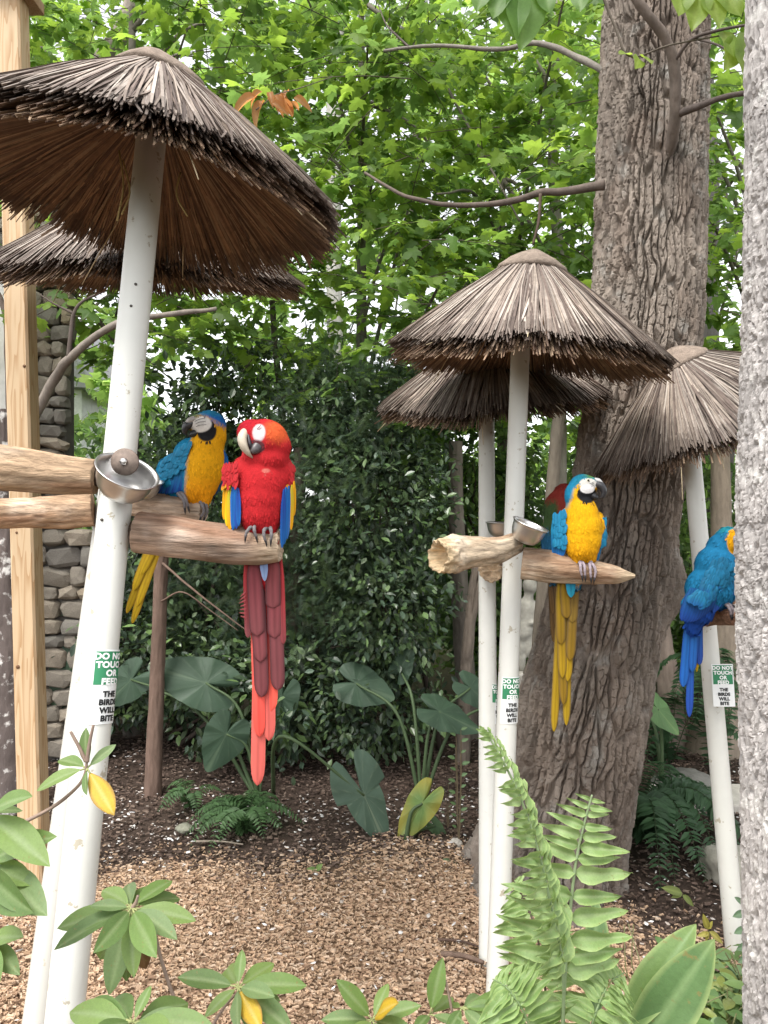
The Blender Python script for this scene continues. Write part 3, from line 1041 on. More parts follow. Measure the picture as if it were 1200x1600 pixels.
def big_disp(th, s, rr, pos):
    r2 = bd(th, s, rr, pos)
    f = np.clip(1 - s / 1.0, 0, 1) ** 2                                 # root flare in lobes
    r2 = r2 * (1 + f * .20 * np.sin(th * 5 + .9) + .10 * f * np.sin(th * 3 + 2))
    r2 = r2 * (1 + .035 * np.sin(th * 2 + s * 1.4) + .02 * np.sin(th * 3 + s * 2.1))
    # burl on the right side
    sb = 1.62; tb = .5 * np.pi
    lump = np.exp(-((s - sb) / .13) ** 2 - ((np.mod(th - BURL + np.pi, 2 * np.pi) - np.pi) / .33) ** 2)
    return r2 + .075 * lump


_t, _N, _B = frames(pts_t)
FRONT = math.atan2(float(_B[500] @ np.array([0, -1, 0])), float(_N[500] @ np.array([0, -1.0, 0])))
BURL = math.atan2(float(_B[300] @ np.array([.95, -.3, 0])), float(_N[300] @ np.array([.95, -.3, 0])))


def bark_col(v):
    n1 = fbm(v * np.array([16, 16, 5]), 3, 51); n2 = fbm(v * 2.2, 3, 52)
    c = np.array([.238, .200, .168]) * (1 + .4 * n1[:, None]) + np.array([.07, .06, .05]) * n2[:, None]
    c = mixc(c, np.clip(fbm(v * np.array([7, 7, 4]) + 5, 3, 53) * 2.0, 0, .35), (.19, .14, .11))
    return c


mb = MB()
tube(mb, pts_t, rad_t, 240, bark_col, big_disp, caps=False, front=FRONT)
at_root(mb.build('trunk', M['bark'], smooth=False), bt)
mb = MB()
bd_ = DT - .24
branch(mb, [P(1040, 250, bd_ + .05), P(1054, 190, bd_ - .05), P(1056, 110, bd_ - .12), P(1040, 60, bd_ - .16), P(1000, 5, bd_ - .2), P(960, -60, bd_ - .2)], .024, .016, 22, (.15, .12, .10), m=90, seed=3)
at_root(mb.build('limb', M['bark_thin']), bt)
mb = MB()
branch(mb, [P(1056, 180, bd_ - .06), P(1090, 168, bd_ - .12), P(1130, 152, bd_ - .15), P(1175, 145, bd_ - .15)], .015, .010, 14, (.10, .08, .07), m=50, seed=5)
branch(mb, [P(1054, 95, bd_ - .14), P(1080, 62, bd_ - .2), P(1120, 48, bd_ - .25), P(1170, 38, bd_ - .25)], .008, .005, 7, (.10, .08, .07), seed=6)
branch(mb, [P(1085, 60, bd_ - .2), P(1130, 75, bd_ - .28), P(1170, 110, bd_ - .3)], .005, .003, 6, (.10, .08, .07), seed=7)
at_root(mb.build('limb', M['bark_thin']), bt)
mb = MB()
branch(mb, [P(945, 290, DT - .1), P(900, 297, DT - .05), P(850, 300, DT), P(800, 313, DT + .1), P(740, 321, DT + .15), P(680, 317, DT + .2), P(620, 300, DT + .3), P(570, 270, DT + .4)], .021, .006, 9, (.12, .095, .08), m=40, seed=9)
branch(mb, [P(845, 303, DT), P(842, 345, DT), P(833, 382, DT)], .008, .006, 7, (.09, .065, .05), seed=10)
branch(mb, [P(950, 115, DT), P(900, 88, DT + .1), P(840, 68, DT + .2), P(780, 78, DT + .3), P(690, 72, DT + .4), P(600, 78, DT + .6)], .016, .007, 8, (.20, .18, .155), m=40, seed=12)
branch(mb, [P(640, 74, DT + .5), P(605, 40, DT + .6), P(590, 5, DT + .7)], .006, .003, 6, (.10, .08, .07), seed=13)
at_root(mb.build('limb', M['bark_thin']), bt)


# ------------------------------------------------------------------ pale trunk at the right edge
DR = 1.85
pt = thing('pale_tree', 'pale grey tree trunk filling the right edge in front of the far perch', 'tree', (P(1258, 1600, DR).x, DR, 0))
mb = MB()
m = 640
cx = [(1300, -2300), (1274, -60), (1274, 200), (1270, 500), (1262, 800), (1264, 1000), (1270, 1200), (1280, 1640), (1284, 1990)]
pp_ = spline([P(x, y, DR) for x, y in cx][::-1], m)
rr_ = np.interp(np.linspace(0, 1, m), np.linspace(0, 1, 9), np.array([112, 102, 98, 98, 98, 96, 94, 94, 80]) * DR / F)
_t2, _N2, _B2 = frames(pp_)
FRONT_P = math.atan2(float(_B2[300] @ np.array([-.7, -.7, 0])), float(_N2[300] @ np.array([-.7, -.7, 0])))
tube(mb, pp_, rr_, 200, lambda v: np.array([.39, .365, .35]) * (1 + .30 * fbm(v * np.array([22, 22, 9]), 3, 61)[:, None] + .14 * fbm(v * 3, 2, 62)[:, None]),
     bark_disp(.0062, 52, .05, 14, fine=.8), caps=False, front=FRONT_P)
at_root(mb.build('trunk', M['bark_pale'], smooth=False), pt)


# ------------------------------------------------------------------ thinner trunks
def slim_tree(name, label, px_pts, d, widths, c, group=None, bark=(.006, 12, .12), n=36, m=100, material='bark_thin', crown=None, limbs=()):
    pts = [P(x, y, d) for x, y in px_pts][::-1]
    b = pts[0]
    if b.z > -.05 and d > 6.8:
        pass
    gz_ = float(ground_z(np.array([b.x]), np.array([b.y]))[0])
    pts[0] = Vector((b.x, b.y, min(b.z, gz_ - .05)))
    root = thing(name, label, 'tree', (b.x, b.y, gz_), group)
    mb = MB()
    p = spline(pts, m)
    r = np.interp(np.linspace(0, 1, m), np.linspace(0, 1, len(widths)), [w * .5 * d / F for w in widths[::-1]])
    tube(mb, p, r, n, lambda v: np.array(c) * (1 + .35 * fbm(v * np.array([9, 9, 3]), 3, int(d * 10))[:, None]), bark_disp(bark[0], bark[1], bark[2], int(d * 7)), caps=False)
    for lp, r0, r1 in limbs:
        branch(mb, [P(*q) for q in lp], r0, r1, 7, c, seed=int(lp[0][0]))
    at_root(mb.build('trunk', M[material]), root)
    return root


slim_tree('cedar_tree', 'slim reddish brown cedar trunk standing beside the left elephant ear leaves',
          [(256, 790), (254, 830), (252, 880), (248, 1000), (243, 1120), (238, 1236)], 4.45, [15, 18, 20, 21, 23, 27], (.155, .105, .082), bark=(.004, 14, .2),
          limbs=[([(254, 880, 4.4), (300, 920, 4.3), (345, 955, 4.25), (385, 985, 4.2)], .008, .003), ([(252, 940, 4.4), (285, 925, 4.35), (330, 955, 4.3), (372, 985, 4.2)], .006, .002)])
slim_tree('grey_tree', 'smooth grey young trunk between the cream pole and the massive trunk',
          [(888, 560), (872, 660), (865, 740), (858, 830), (850, 920), (843, 1000), (838, 1080), (830, 1180), (826, 1225)], 4.6, [17, 18, 19, 20, 22, 23, 24, 26, 30], (.17, .145, .115), bark=(.0025, 10, .2))
slim_tree('grey_tree', 'brown leaning trunk seen right of the massive trunk behind the fern',
          [(1005, 780), (1020, 900), (1034, 1000), (1046, 1080), (1052, 1160)], 5.3, [20, 26, 30, 36, 42], (.24, .19, .155), bark=(.004, 12, .2))
slim_tree('grey_tree', 'grey trunk with flared base directly behind the far right cream pole',
          [(1125, 700), (1128, 850), (1132, 960), (1128, 1060), (1120, 1130), (1108, 1200)], 5.2, [26, 32, 36, 44, 62, 92], (.27, .22, .17), bark=(.004, 12, .2))
slim_tree('dark_tree', 'dark bare trunk rising behind the tilted roof at right',
          [(1095, 100), (1104, 300), (1100, 480), (1106, 640), (1110, 800), (1104, 1100)], 7.5, [34, 36, 40, 42, 44, 50], (.13, .12, .115), bark=(.008, 12, .2))
slim_tree('dark_tree', 'dark trunk showing under the tilted roof near the pale trunk',
          [(1150, 600), (1138, 680), (1128, 760), (1122, 860), (1118, 1100)], 8.0, [20, 24, 26, 28, 30], (.11, .10, .09))
slim_tree('grey_tree', 'furrowed grey trunk left of the twin cream poles, partly behind driftwood log',
          [(712, 690), (712, 780), (716, 880), (722, 980), (728, 1080), (730, 1170)], 5.6, [20, 22, 26, 28, 32, 36], (.19, .165, .14), bark=(.006, 12, .12))
slim_tree('grey_tree', 'forked thin brown trunk beside the furrowed one left of the twin poles',
          [(748, 860), (738, 930), (732, 1000), (728, 1060), (722, 1170)], 5.0, [12, 14, 17, 18, 22], (.20, .165, .135),
          limbs=[([(733, 990, 5.0), (742, 950, 4.98), (752, 900, 4.97), (762, 850, 4.96)], .028, .015)])
slim_tree('pale_sapling', 'thin upright sapling stem left of massive trunk, reaching the top of the picture',
          [(876, -20), (868, 80), (866, 180), (864, 260), (868, 330), (872, 400), (874, 700), (872, 1130)], 6.2, [12, 14, 15, 16, 17, 18, 22, 26], (.30, .275, .235), bark=(.002, 8, .2),
          limbs=[([(864, 170, 6.2), (850, 120, 6.15), (828, 85, 6.1)], .03, .018)])
slim_tree('lichen_tree', 'dark trunk with pale lichen at left edge behind the timber post',
          [(8, 640), (10, 800), (14, 960), (18, 1100), (20, 1262)], 4.2, [18, 22, 30, 42, 60], (.105, .085, .078), bark=(.006, 11, .16), material='bark_pale')
slim_tree('bare_tree', 'thin bare trunk behind evergreen bush below the left roofs',
          [(425, 470), (432, 560), (440, 640), (446, 780), (452, 1100)], 6.4, [8, 9, 10, 13, 18], (.12, .10, .085))
slim_tree('bare_tree', 'dark trunk inside the evergreen bush right of the red bird tail',
          [(470, 700), (466, 800), (462, 900), (458, 1000), (450, 1150)], 5.2, [18, 20, 24, 26, 30], (.10, .08, .065))
slim_tree('bare_tree', 'pale trunk high between the left roof and massive trunk, far back',
          [(528, -20), (526, 60), (522, 160), (520, 260), (522, 420), (530, 900)], 11.0, [20, 22, 22, 24, 24, 26], (.42, .40, .37))
slim_tree('bare_tree', 'leaning grey trunk at top left behind the largest roof',
          [(215, -20), (195, 40), (165, 90), (130, 150), (90, 260), (70, 480), (70, 900)], 6.3, [24, 26, 30, 30, 30, 30, 34], (.22, .19, .16), bark=(.003, 10, .15))

MAPLE_MESH = []
for k in range(18):
    me_ = MB().add(MAPLE[0], MAPLE[1], np.array(MAPLE_COLS[k % 6]) * (.8 + .2 * (k // 6))).mesh('leaf', False)
    me_.materials.append(M['leaf']); MAPLE_MESH.append(me_)

# ------------------------------------------------------------------ maples: flat leafy layers over and behind the perches
def maple(label, base, trunk_h, sampler, n, cols=MAPLE_COLS, size=(.065, .13), tilt=.5, tmpl=MAPLE, seed=0, per=(16, 28), lean=(0, 0), r0=.07, tc=(.16, .14, .12)):
    gz_ = float(ground_z(np.array([base[0]]), np.array([base[1]]))[0])
    root = thing('maple_tree', label, 'tree', (base[0], base[1], gz_), 'maples behind the perches')
    wood, leaves = MB(), MB()
    tp_ = spline([(base[0], base[1], gz_ - .1), (base[0] + lean[0] * .4, base[1] + lean[1] * .4, trunk_h * .5), (base[0] + lean[0], base[1] + lean[1], trunk_h)], 30)
    tube(wood, tp_, np.linspace(r0, r0 * .35, 30), 12, tc, caps=False)
    for k in range(10):
        q = sampler(); j = R.integers(10, 29)
        a = tp_[j]; mid = (a + q) / 2 + np.array([0, 0, .25])
        branch(wood, [a, mid, q], r0 * .32, .006, 6, tc, m=14, seed=seed + k)
    near = tmpl is MAPLE
    store = [] if near else None
    sprays(wood, leaves, n, sampler, tmpl, size, cols, tilt, per=per, store=store)
    at_root(wood.build('trunk', M['bark_thin']), root)
    if near:                                    # the leaves that show largest are pieces of their own
        lm = np.concatenate([q[0] for q in store]); lp = np.concatenate([q[1] for q in store]); lc = np.concatenate([q[2] for q in store])
        px_ = np.abs(lp[:, 0] / lp[:, 1] * F) < 590; py_ = (HOR - (lp[:, 2] - H) / lp[:, 1] * F) > 5
        rank = np.where(px_ & py_, np.linalg.norm(lm[:, :, 1], axis=1) / lp[:, 1], 0)
        pick = np.argsort(-rank)[:300]
        rest = np.ones(len(lp), bool); rest[pick] = False
        leaves.inst(tmpl[0], tmpl[1], lm[rest], lp[rest], lc[rest])
        for k in pick:
            o = link('leaf', MAPLE_MESH[k % len(MAPLE_MESH)], None, root)
            mm = Matrix(lm[k].tolist()).to_4x4(); mm.translation = Vector(lp[k]) - root.location
            o.matrix_local = mm
    cr = at_root(leaves.build('crown', M['leaf'], smooth=False), root)
    cr['kind'] = 'stuff'
    return root


maple('bright green maple spreading above and behind the largest roof at upper left', (-1.9, 5.6), 5.5, box_sampler((-3.6, -.9), (4.6, 6.6), (2.9, 6.2)), 250, seed=100)
maple('bright green maple filling the top centre between roof and massive trunk', (-.2, 6.6), 6.5, box_sampler((-1.3, 1.6), (4.8, 7.4), (2.7, 6.8)), 280, seed=120)
maple('maple with drooping leaf layers above the right front roof', (1.1, 6.9), 5.0, box_sampler((-.1, 2.2), (4.4, 6.8), (2.5, 5.6)), 185, seed=140)
maple('maple foliage between massive trunk and pale trunk at upper right', (3.4, 6.4), 5.0, box_sampler((1.9, 3.9), (4.6, 6.9), (2.5, 5.9)), 140, seed=160)
maple('tall pale green tree far back at left with open crown', (-5.2, 11.5), 10, box_sampler((-8, -1.5), (9.5, 13.5), (2.6, 11)), 220, FAR_COLS, (.16, .27), .5, STAR, 180, per=(16, 26), r0=.14)
maple('tall pale green tree far back in the middle with open crown', (.6, 13.5), 12, box_sampler((-2.5, 3.5), (10.5, 15.0), (2.6, 12)), 230, FAR_COLS, (.17, .28), .5, STAR, 200, per=(16, 26), r0=.16)
maple('tall pale green tree far back at right with open crown', (6.4, 12.5), 11, box_sampler((3.0, 9), (9.5, 14.5), (2.2, 11)), 200, FAR_COLS, (.17, .28), .5, STAR, 220, per=(16, 26), r0=.14)


# ------------------------------------------------------------------ evergreen bushes
def bush(name, label, base, blobs, n, tmpl, size, cols, material, stems=5, tilt=.8, group=None, twig_col=(.07, .055, .045), shell=.35):
    gz_ = float(ground_z(np.array([base[0]]), np.array([base[1]]))[0])
    root = thing(name, label, 'bush' if 'fern' not in name else 'plant', (base[0], base[1], gz_), group)
    wood, leaves = MB(), MB()
    vol = np.array([b[1][0] * b[1][1] * b[1][2] for b in blobs]); vol = vol / vol.sum()
    for (c, r), w in zip(blobs, vol):
        k = int(n * w)
        # twig clumps inside the blob, leaves around each
        nc = max(6, k // 26)
        q = R.normal(0, 1, (nc, 3)); q /= np.linalg.norm(q, axis=1)[:, None]
        q *= R.uniform(shell, 1.0, nc)[:, None] ** .6
        ctr = np.array(c) + q * np.array(r)
        idx = R.integers(0, nc, k)
        sp = .085 * (np.mean(r) / .6) ** .5
        pos = ctr[idx] + R.normal(0, sp, (k, 3)) * np.array([1.2, 1.2, .7])
        outw = q[idx]
        A = outw * .7 + R.normal(0, .55, (k, 3)); A[:, 2] -= .25
        B = np.stack([R.normal(0, .6, k), R.normal(0, .6, k) - .3, np.ones(k)], axis=1)
        leaves.inst(tmpl[0], tmpl[1], rots(A, B) * R.uniform(*size, k)[:, None, None], pos, leaf_cols(k, cols, .6, 1.4))
        for j in range(0, nc, 3):
            s0 = np.array([base[0] + (c[0] - base[0]) * .6, base[1] + (c[1] - base[1]) * .6, c[2] * .7])
            if j % 9 == 0:
                branch(wood, [ctr[j] + (s0 - ctr[j]) * .55, ctr[j] + (s0 - ctr[j]) * .2 + R.normal(0, .04, 3), ctr[j]], .007, .002, 4, twig_col, m=7, seed=j)
    for k in range(stems):
        c = blobs[R.integers(0, len(blobs))]
        e = np.array(c[0]) + R.uniform(-.4, .4, 3) * np.array(c[1])
        b0 = np.array([base[0] + R.normal(0, .1), base[1] + R.normal(0, .1), gz_ - .05])
        branch(wood, [b0, (b0 + e) / 2 + R.normal(0, .1, 3), e], .024, .008, 7, twig_col, m=16, seed=k)
    at_root(wood.build('trunk', M['bark_thin']), root)
    cr = at_root(leaves.build('crown', M[material], smooth=False), root)
    cr['kind'] = 'stuff'
    return root


bush('yew_bush', 'dark feathery yew bush behind the red and blue birds', (-.55, 5.2),
     [((-.35, 5.1, 1.75), (.62, .5, .75)), ((-.55, 5.2, .95), (.75, .5, .65)), ((-1.15, 5.4, 1.2), (.6, .5, .75)), ((-.3, 5.3, 2.5), (.55, .5, .45)), ((-.15, 5.0, 1.0), (.42, .45, .55))],
     11000, NEEDLE, (.06, .12), DARK_COLS, 'leaf', 9)
bush('holly_bush', 'dense glossy dark green holly bush left of the twin poles', (.15, 5.2),
     [((-.10, 5.1, 1.7), (.52, .5, .7)), ((.0, 5.0, 1.05), (.42, .45, .55)), ((-.15, 5.4, 2.3), (.6, .5, .5)), ((-.1, 5.0, .45), (.5, .4, .4))],
     15000, OVAL, (.035, .075), DARK_COLS + [(.10, .16, .06), (.075, .13, .05)], 'leaf_gloss', 7)
bush('holly_bush', 'dark glossy evergreen shrub behind the left cream poles and blue bird', (-1.5, 5.6),
     [((-1.35, 5.6, 1.6), (.7, .5, .85)), ((-1.7, 5.5, .8), (.7, .5, .7)), ((-1.0, 5.7, 2.5), (.75, .5, .5)), ((-.75, 5.0, .45), (.6, .4, .4)), ((-1.2, 5.2, .5), (.5, .4, .45))],
     15000, OVAL, (.045, .095), DARK_COLS + [(.12, .19, .065), (.09, .15, .055)], 'leaf_gloss', 8)
bush('laurel_bush', 'loose mid green shrub seen between holly bush and massive trunk', (.95, 6.3),
     [((.95, 6.4, 1.3), (.75, .5, .8)), ((1.2, 6.2, .6), (.7, .5, .5)), ((.7, 6.5, 2.2), (.6, .5, .5))],
     9000, OVAL, (.06, .11), MID_COLS + FAR_COLS[:1], 'leaf', 5)
bush('laurel_bush', 'loose light green shrub behind the far right pole', (2.9, 6.8),
     [((2.7, 6.8, 1.3), (.9, .6, .9)), ((3.3, 6.6, .7), (.9, .6, .6)), ((2.4, 7.0, 2.2), (.7, .5, .5))],
     9000, OVAL, (.06, .11), MID_COLS + FAR_COLS[:2], 'leaf', 5)
bush('laurel_bush', 'mid green shrub far back behind the stone corner at left', (-3.0, 8.4),
     [((-2.9, 8.4, 1.6), (1.3, .8, 1.2)), ((-2.0, 8.6, 1.0), (1.2, .8, .9)), ((-3.8, 8.6, 1.0), (1.0, .8, .9))],
     9000, OVAL, (.08, .14), MID_COLS, 'leaf', 5)
bush('laurel_bush', 'wide light green thicket closing the view far behind the right stands', (2.0, 10.2),
     [((.6, 10.2, 1.5), (1.8, .9, 1.3)), ((2.8, 10.3, 1.7), (1.8, .9, 1.4)), ((5.0, 10.4, 1.5), (1.9, .9, 1.3)), ((-1.2, 10.4, 1.7), (1.6, .9, 1.4))],
     16000, OVAL, (.12, .20), FAR_COLS + MID_COLS, 'leaf', 7)
# ------------------------------------------------------------------ macaws
def feather_grid(L, W, n=9, k=5, camber=.18, tip=.35, curl=0.0):
    """A feather along -z from the origin, seen from -y: rounded blade with a raised shaft."""
    v, s_, e_ = [], [], []
    rows_ = list(np.linspace(0, 1 - tip, n - 4)) + [1 - tip + tip * q for q in (.45, .75, .93, 1.0)]
    for s in rows_:
        w = W * (min(1, .35 + s * 2.2) if s < .3 else 1.0)
        if s > 1 - tip:
            q = (s - (1 - tip)) / tip
            w = w * math.sqrt(max(0, 1 - q * q * .985))
        for j in range(k):
            e = j / (k - 1) * 2 - 1
            v.append((e * w * .5, camber * W * e * e * .5 + curl * L * s * s, -s * L))
            s_.append(s); e_.append(abs(e))
    f = np.array([[i * k + j, i * k + j + 1, (i + 1) * k + j + 1, (i + 1) * k + j] for i in range(n - 1) for j in range(k - 1)])
    return np.array(v), f, np.array(s_), np.array(e_)


class Bird:
    """Coordinates: photo pixels across and down plus pixels towards the viewer, at depth d; origin at the feet."""
    def __init__(self, label, u0, v0, d):
        self.u0, self.v0, self.d, self.s = u0, v0, d, d / F
        self.root = thing('macaw', label, 'parrot', P(u0, v0, d), 'macaws on the perches')

    def p(self, u, v, w=0.0):
        return np.array([(u - self.u0) * self.s, -w * self.s, (self.v0 - v) * self.s])

    def px(self, v):
        return np.stack([v[:, 0] / self.s + self.u0, self.v0 - v[:, 2] / self.s, -v[:, 1] / self.s], axis=1)

    def body(self, blobs, colf, voxel=1.6, smooth=44, plumage=2600, flen=9, flow=None, seed=1):
        bm = bmesh.new()
        for (c, r, *rot) in blobs:
            m_ = Matrix.Translation(Vector(self.p(*c)))
            if rot:
                m_ = m_ @ Euler((rad(rot[0][0]), rad(rot[0][1]), rad(rot[0][2]))).to_matrix().to_4x4()
            m_ = m_ @ Matrix.Diagonal((r[0] * self.s, r[2] * self.s, r[1] * self.s, 1))
            bmesh.ops.create_icosphere(bm, subdivisions=3, radius=1.0, matrix=m_)
        me = bpy.data.meshes.new('body'); bm.to_mesh(me); bm.free()
        o = bpy.data.objects.new('body', me); col.objects.link(o)
        md = o.modifiers.new('r', 'REMESH'); md.mode = 'VOXEL'; md.voxel_size = voxel * self.s
        sm = o.modifiers.new('s', 'SMOOTH'); sm.factor = .6; sm.iterations = smooth
        dg = bpy.context.evaluated_depsgraph_get()
        me2 = bpy.data.meshes.new_from_object(o.evaluated_get(dg))
        bpy.data.objects.remove(o); bpy.data.meshes.remove(me)
        nv = len(me2.vertices)
        v = np.empty(nv * 3, np.float32); me2.vertices.foreach_get('co', v); v = v.reshape(-1, 3).astype(float)
        nr = np.empty(nv * 3, np.float32); me2.vertices.foreach_get('normal', nr); nr = nr.reshape(-1, 3).astype(float)
        q = self.px(v)
        c, fw = colf(q, nr)
        at = me2.attributes.new('Col', 'FLOAT_COLOR', 'POINT')
        at.data.foreach_set('color', np.concatenate([c, np.ones((nv, 1))], axis=1).astype(np.float32).ravel())
        me2.shade_smooth()
        me2.name = 'body'
        b = link('body', me2, M['feather'], self.root)
        # contour feathers lying on the body
        r = np.random.default_rng(seed)
        idx = r.permutation(nv)[:plumage * 2]
        idx = idx[fw[idx] > r.uniform(0, 1, len(idx))][:plumage]
        pos, n_, cc = v[idx], nr[idx], c[idx]
        fl = np.tile(np.array([0, 0, -1.0]), (len(idx), 1)) if flow is None else flow(q[idx], n_)
        fl = fl + r.normal(0, .22, fl.shape)
        tang = fl - n_ * (fl * n_).sum(1)[:, None]
        bad = np.linalg.norm(tang, axis=1) < .15
        tang[bad] += np.array([.3, 0, -.3])
        A = tang / (np.linalg.norm(tang, axis=1)[:, None] + 1e-9)
        lift = r.uniform(-.02, .07, len(idx))[:, None]
        A2 = A + n_ * lift
        rm = rots(A2, n_)
        hgt = np.clip((self.v0 - q[idx][:, 1]) / 150, 0, 1)
        sz = flen * self.s * r.uniform(.7, 1.35, len(idx)) * (1.15 - .5 * hgt)
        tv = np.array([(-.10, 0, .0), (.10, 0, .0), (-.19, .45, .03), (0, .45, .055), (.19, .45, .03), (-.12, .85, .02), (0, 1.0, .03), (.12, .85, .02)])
        tf = np.array([[0, 1, 3], [0, 3, 2], [1, 4, 3], [2, 3, 6], [2, 6, 5], [3, 4, 7], [3, 7, 6]])
        mb = MB()
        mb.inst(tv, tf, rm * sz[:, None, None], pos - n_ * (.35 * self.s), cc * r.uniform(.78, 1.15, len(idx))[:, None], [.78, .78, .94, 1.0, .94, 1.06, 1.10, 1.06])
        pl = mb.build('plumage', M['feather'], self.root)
        pl['kind'] = 'stuff'
        return b

    def feather(self, name, a, b, width, c0, c1=None, edge=None, parent=None, face=(0, 0, 1), curl=0.0, tip=.35, camber=.18, mid=None, fade=(.3, .9)):
        """One feather from a to b (u, v, w); face is where its upper side looks, in the same axes."""
        pa, pb = self.p(*a), self.p(*b)
        L = np.linalg.norm(pb - pa)
        v, f, s, e = feather_grid(L, width * self.s, 12, 7, camber, tip, curl)
        dn = (pa - pb) / L
        fr = np.array([face[0], -face[2], -face[1]], float)
        fr = fr - dn * fr.dot(dn); fr /= np.linalg.norm(fr)
        x = np.cross(dn, -fr) * -1
        Mx = np.stack([np.cross(-fr, dn), -fr, dn], axis=1)
        c0 = np.array(c0); c1 = c0 if c1 is None else np.array(c1)
        k = np.clip((s - fade[0]) / max(fade[1] - fade[0], 1e-3), 0, 1)[:, None]
        c = c0 * (1 - k) + c1 * k
        if edge is not None:
            ek = (np.clip((e - .55) / .45, 0, 1) * .85)[:, None]
            c = c * (1 - ek) + np.array(edge) * ek
        shaft = (e < .05)
        c[shaft] *= .72
        mb = MB(); mb.add(v @ Mx.T + pa, f, c)
        return mb.build(name, M['quill'], parent or self.root)

    def horn(self, name, pts, radii, c0, c1=None, flat=.62, n=20, m=26, parent=None, cfun=None):
        p = spline([self.p(*q) for q in pts], m)
        r = np.interp(np.linspace(0, 1, m), np.linspace(0, 1, len(radii)), radii) * self.s
        mb = MB()
        c0 = np.array(c0); c1 = c0 if c1 is None else np.array(c1)
        kk = np.concatenate([np.repeat(np.linspace(0, 1, m), n), [0, 1]])[:, None]
        tube(mb, p, r, n, lambda v: c0 * (1 - kk) + c1 * kk, None, True, flat)
        return mb.build(name, M['horn'], parent or self.root)

    def eye(self, u, v, w, r, iris=(.75, .72, .55)):
        e = thing_part('eye', self.root)
        for nm, rr, dw, c in (('iris', r, 0, iris), ('pupil', r * .55, r * .75, (.008, .008, .008))):
            mb = MB(); bm = bmesh.new()
            bmesh.ops.create_uvsphere(bm, u_segments=16, v_segments=10, radius=rr * self.s, matrix=Matrix.Translation(Vector(self.p(u, v, w + dw))))
            add_bm(mb, bm, c); mb.build(nm, M['horn'], e)

    def foot(self, u, v, w, toes, r=3.2, leg=None, c=(.16, .145, .15)):
        mb = MB()
        for t in toes:
            p = spline([self.p(u + a, v + b, w + cc) for a, b, cc in t], 14)
            k = np.linspace(0, 1, 14)
            rr = r * self.s * (1 - .35 * k) * (1 + .10 * np.sin(k * 22))
            tube(mb, p, rr, 9, c)
            e, d_ = p[-1], (p[-1] - p[-3])
            d_ /= np.linalg.norm(d_)
            tube(mb, np.array([e, e + d_ * 4 * self.s + np.array([0, .6 * self.s, -1.2 * self.s]), e + d_ * 6 * self.s + np.array([0, 2 * self.s, -4.5 * self.s])]), np.array([2.0, 1.4, .2]) * self.s, 7, (.03, .028, .03))
        if leg:
            p = spline([self.p(*q) for q in leg], 8)
            tube(mb, p, np.linspace(r * 1.35, r * 1.15, 8) * self.s, 10, c)
        return mb.build('foot', M['skin'], self.root)


def thing_part(name, parent):
    o = bpy.data.objects.new(name, None); o.empty_display_size = .01
    col.objects.link(o); o.parent = parent
    return o


RED, CRIM, ORANGE = (.40, .016, .020), (.30, .008, .018), (.56, .10, .025)
YEL, GOLD = (.64, .30, .006), (.58, .22, .005)
TEAL, BLUE, DBLUE, SKY = (.010, .165, .30), (.010, .10, .33), (.012, .055, .27), (.014, .205, .37)
WHITE, BLACK, GREEN = (.72, .68, .68), (.012, .012, .014), (.05, .20, .05)

# ---- scarlet macaw, front left ---------------------------------------------------
A = Bird('scarlet macaw with red chest dozing on thick log, long red tail hanging', 412, 832, 1.70)


def colA(q, n):
    c = np.tile(np.array(RED), (len(q), 1))
    nz = fbm(q * .11, 3, 5)
    c = c * (1 + .14 * nz[:, None])
    c = mixc(c, sstep(700, 660, q[:, 1]) * sstep(425, 385, q[:, 0]), CRIM)
    c = mixc(c, sstep(26, 10, np.hypot(q[:, 0] - 437, q[:, 1] - 676)) * .8, ORANGE)
    c = mixc(c, sstep(1.3, .75, ell(q, (411, 681), (9.5, 13.5))) * (q[:, 2] > 10), (.56, .47, .48))
    c = mixc(c, sstep(1.3, .8, ell(q, (406, 702), (14, 10))) * (q[:, 2] > 22), (.10, .03, .035))
    c = mixc(c, .4 * sstep(1.2, .2, ell(q, (421, 738), (7, 4))), (.45, .26, .20))
    c = mixc(c, .25 * sstep(800, 850, q[:, 1]), CRIM)
    fw = np.where((ell(q, (411, 681), (11, 15)) < 1.1) & (q[:, 2] > 10), 0, 1.0)
    return np.clip(c, 0, 1), fw


A.body([((414, 690, 6), (38, 35, 36)), ((396, 679, 18), (23, 22, 22)), ((436, 698, 4), (20, 24, 26)), ((415, 718, 6), (38, 26, 32)), ((408, 756, 2), (43, 50, 38)), ((408, 776, 3), (40, 50, 37)), ((379, 745, -6), (21, 34, 24)),
        ((441, 742, -6), (19, 32, 26)), ((408, 796, 4), (36, 44, 34)), ((398, 818, 8), (16, 20, 18)), ((421, 820, 8), (15, 18, 18)), ((410, 840, -14), (24, 40, 16)), ((410, 880, -22), (19, 40, 9))],
       colA, plumage=3800, flen=8, seed=11)
A.horn('upper_beak', [(390, 677, 27), (386, 689, 38), (389, 702, 41), (395, 712, 39), (401, 719, 34)], [9.5, 9.5, 8, 5, 1.0], (.52, .45, .35), (.40, .33, .25), flat=.8)
A.horn('lower_beak', [(409, 700, 32), (404, 707, 38), (400, 711, 39)], [9, 6.5, 3], (.035, .03, .032), (.10, .085, .085), flat=1.15)
A.horn('beak_edge', [(395, 684, 37), (398, 698, 41), (401, 709, 38)], [2.6, 4.0, 1.5], (.03, .025, .03), flat=.7)
A.horn('eyelid', [(408, 675, 39), (411, 673, 39.4), (414, 669, 38.6)], [.8, 1.3, .8], (.22, .16, .17))
rA = np.random.default_rng(5)
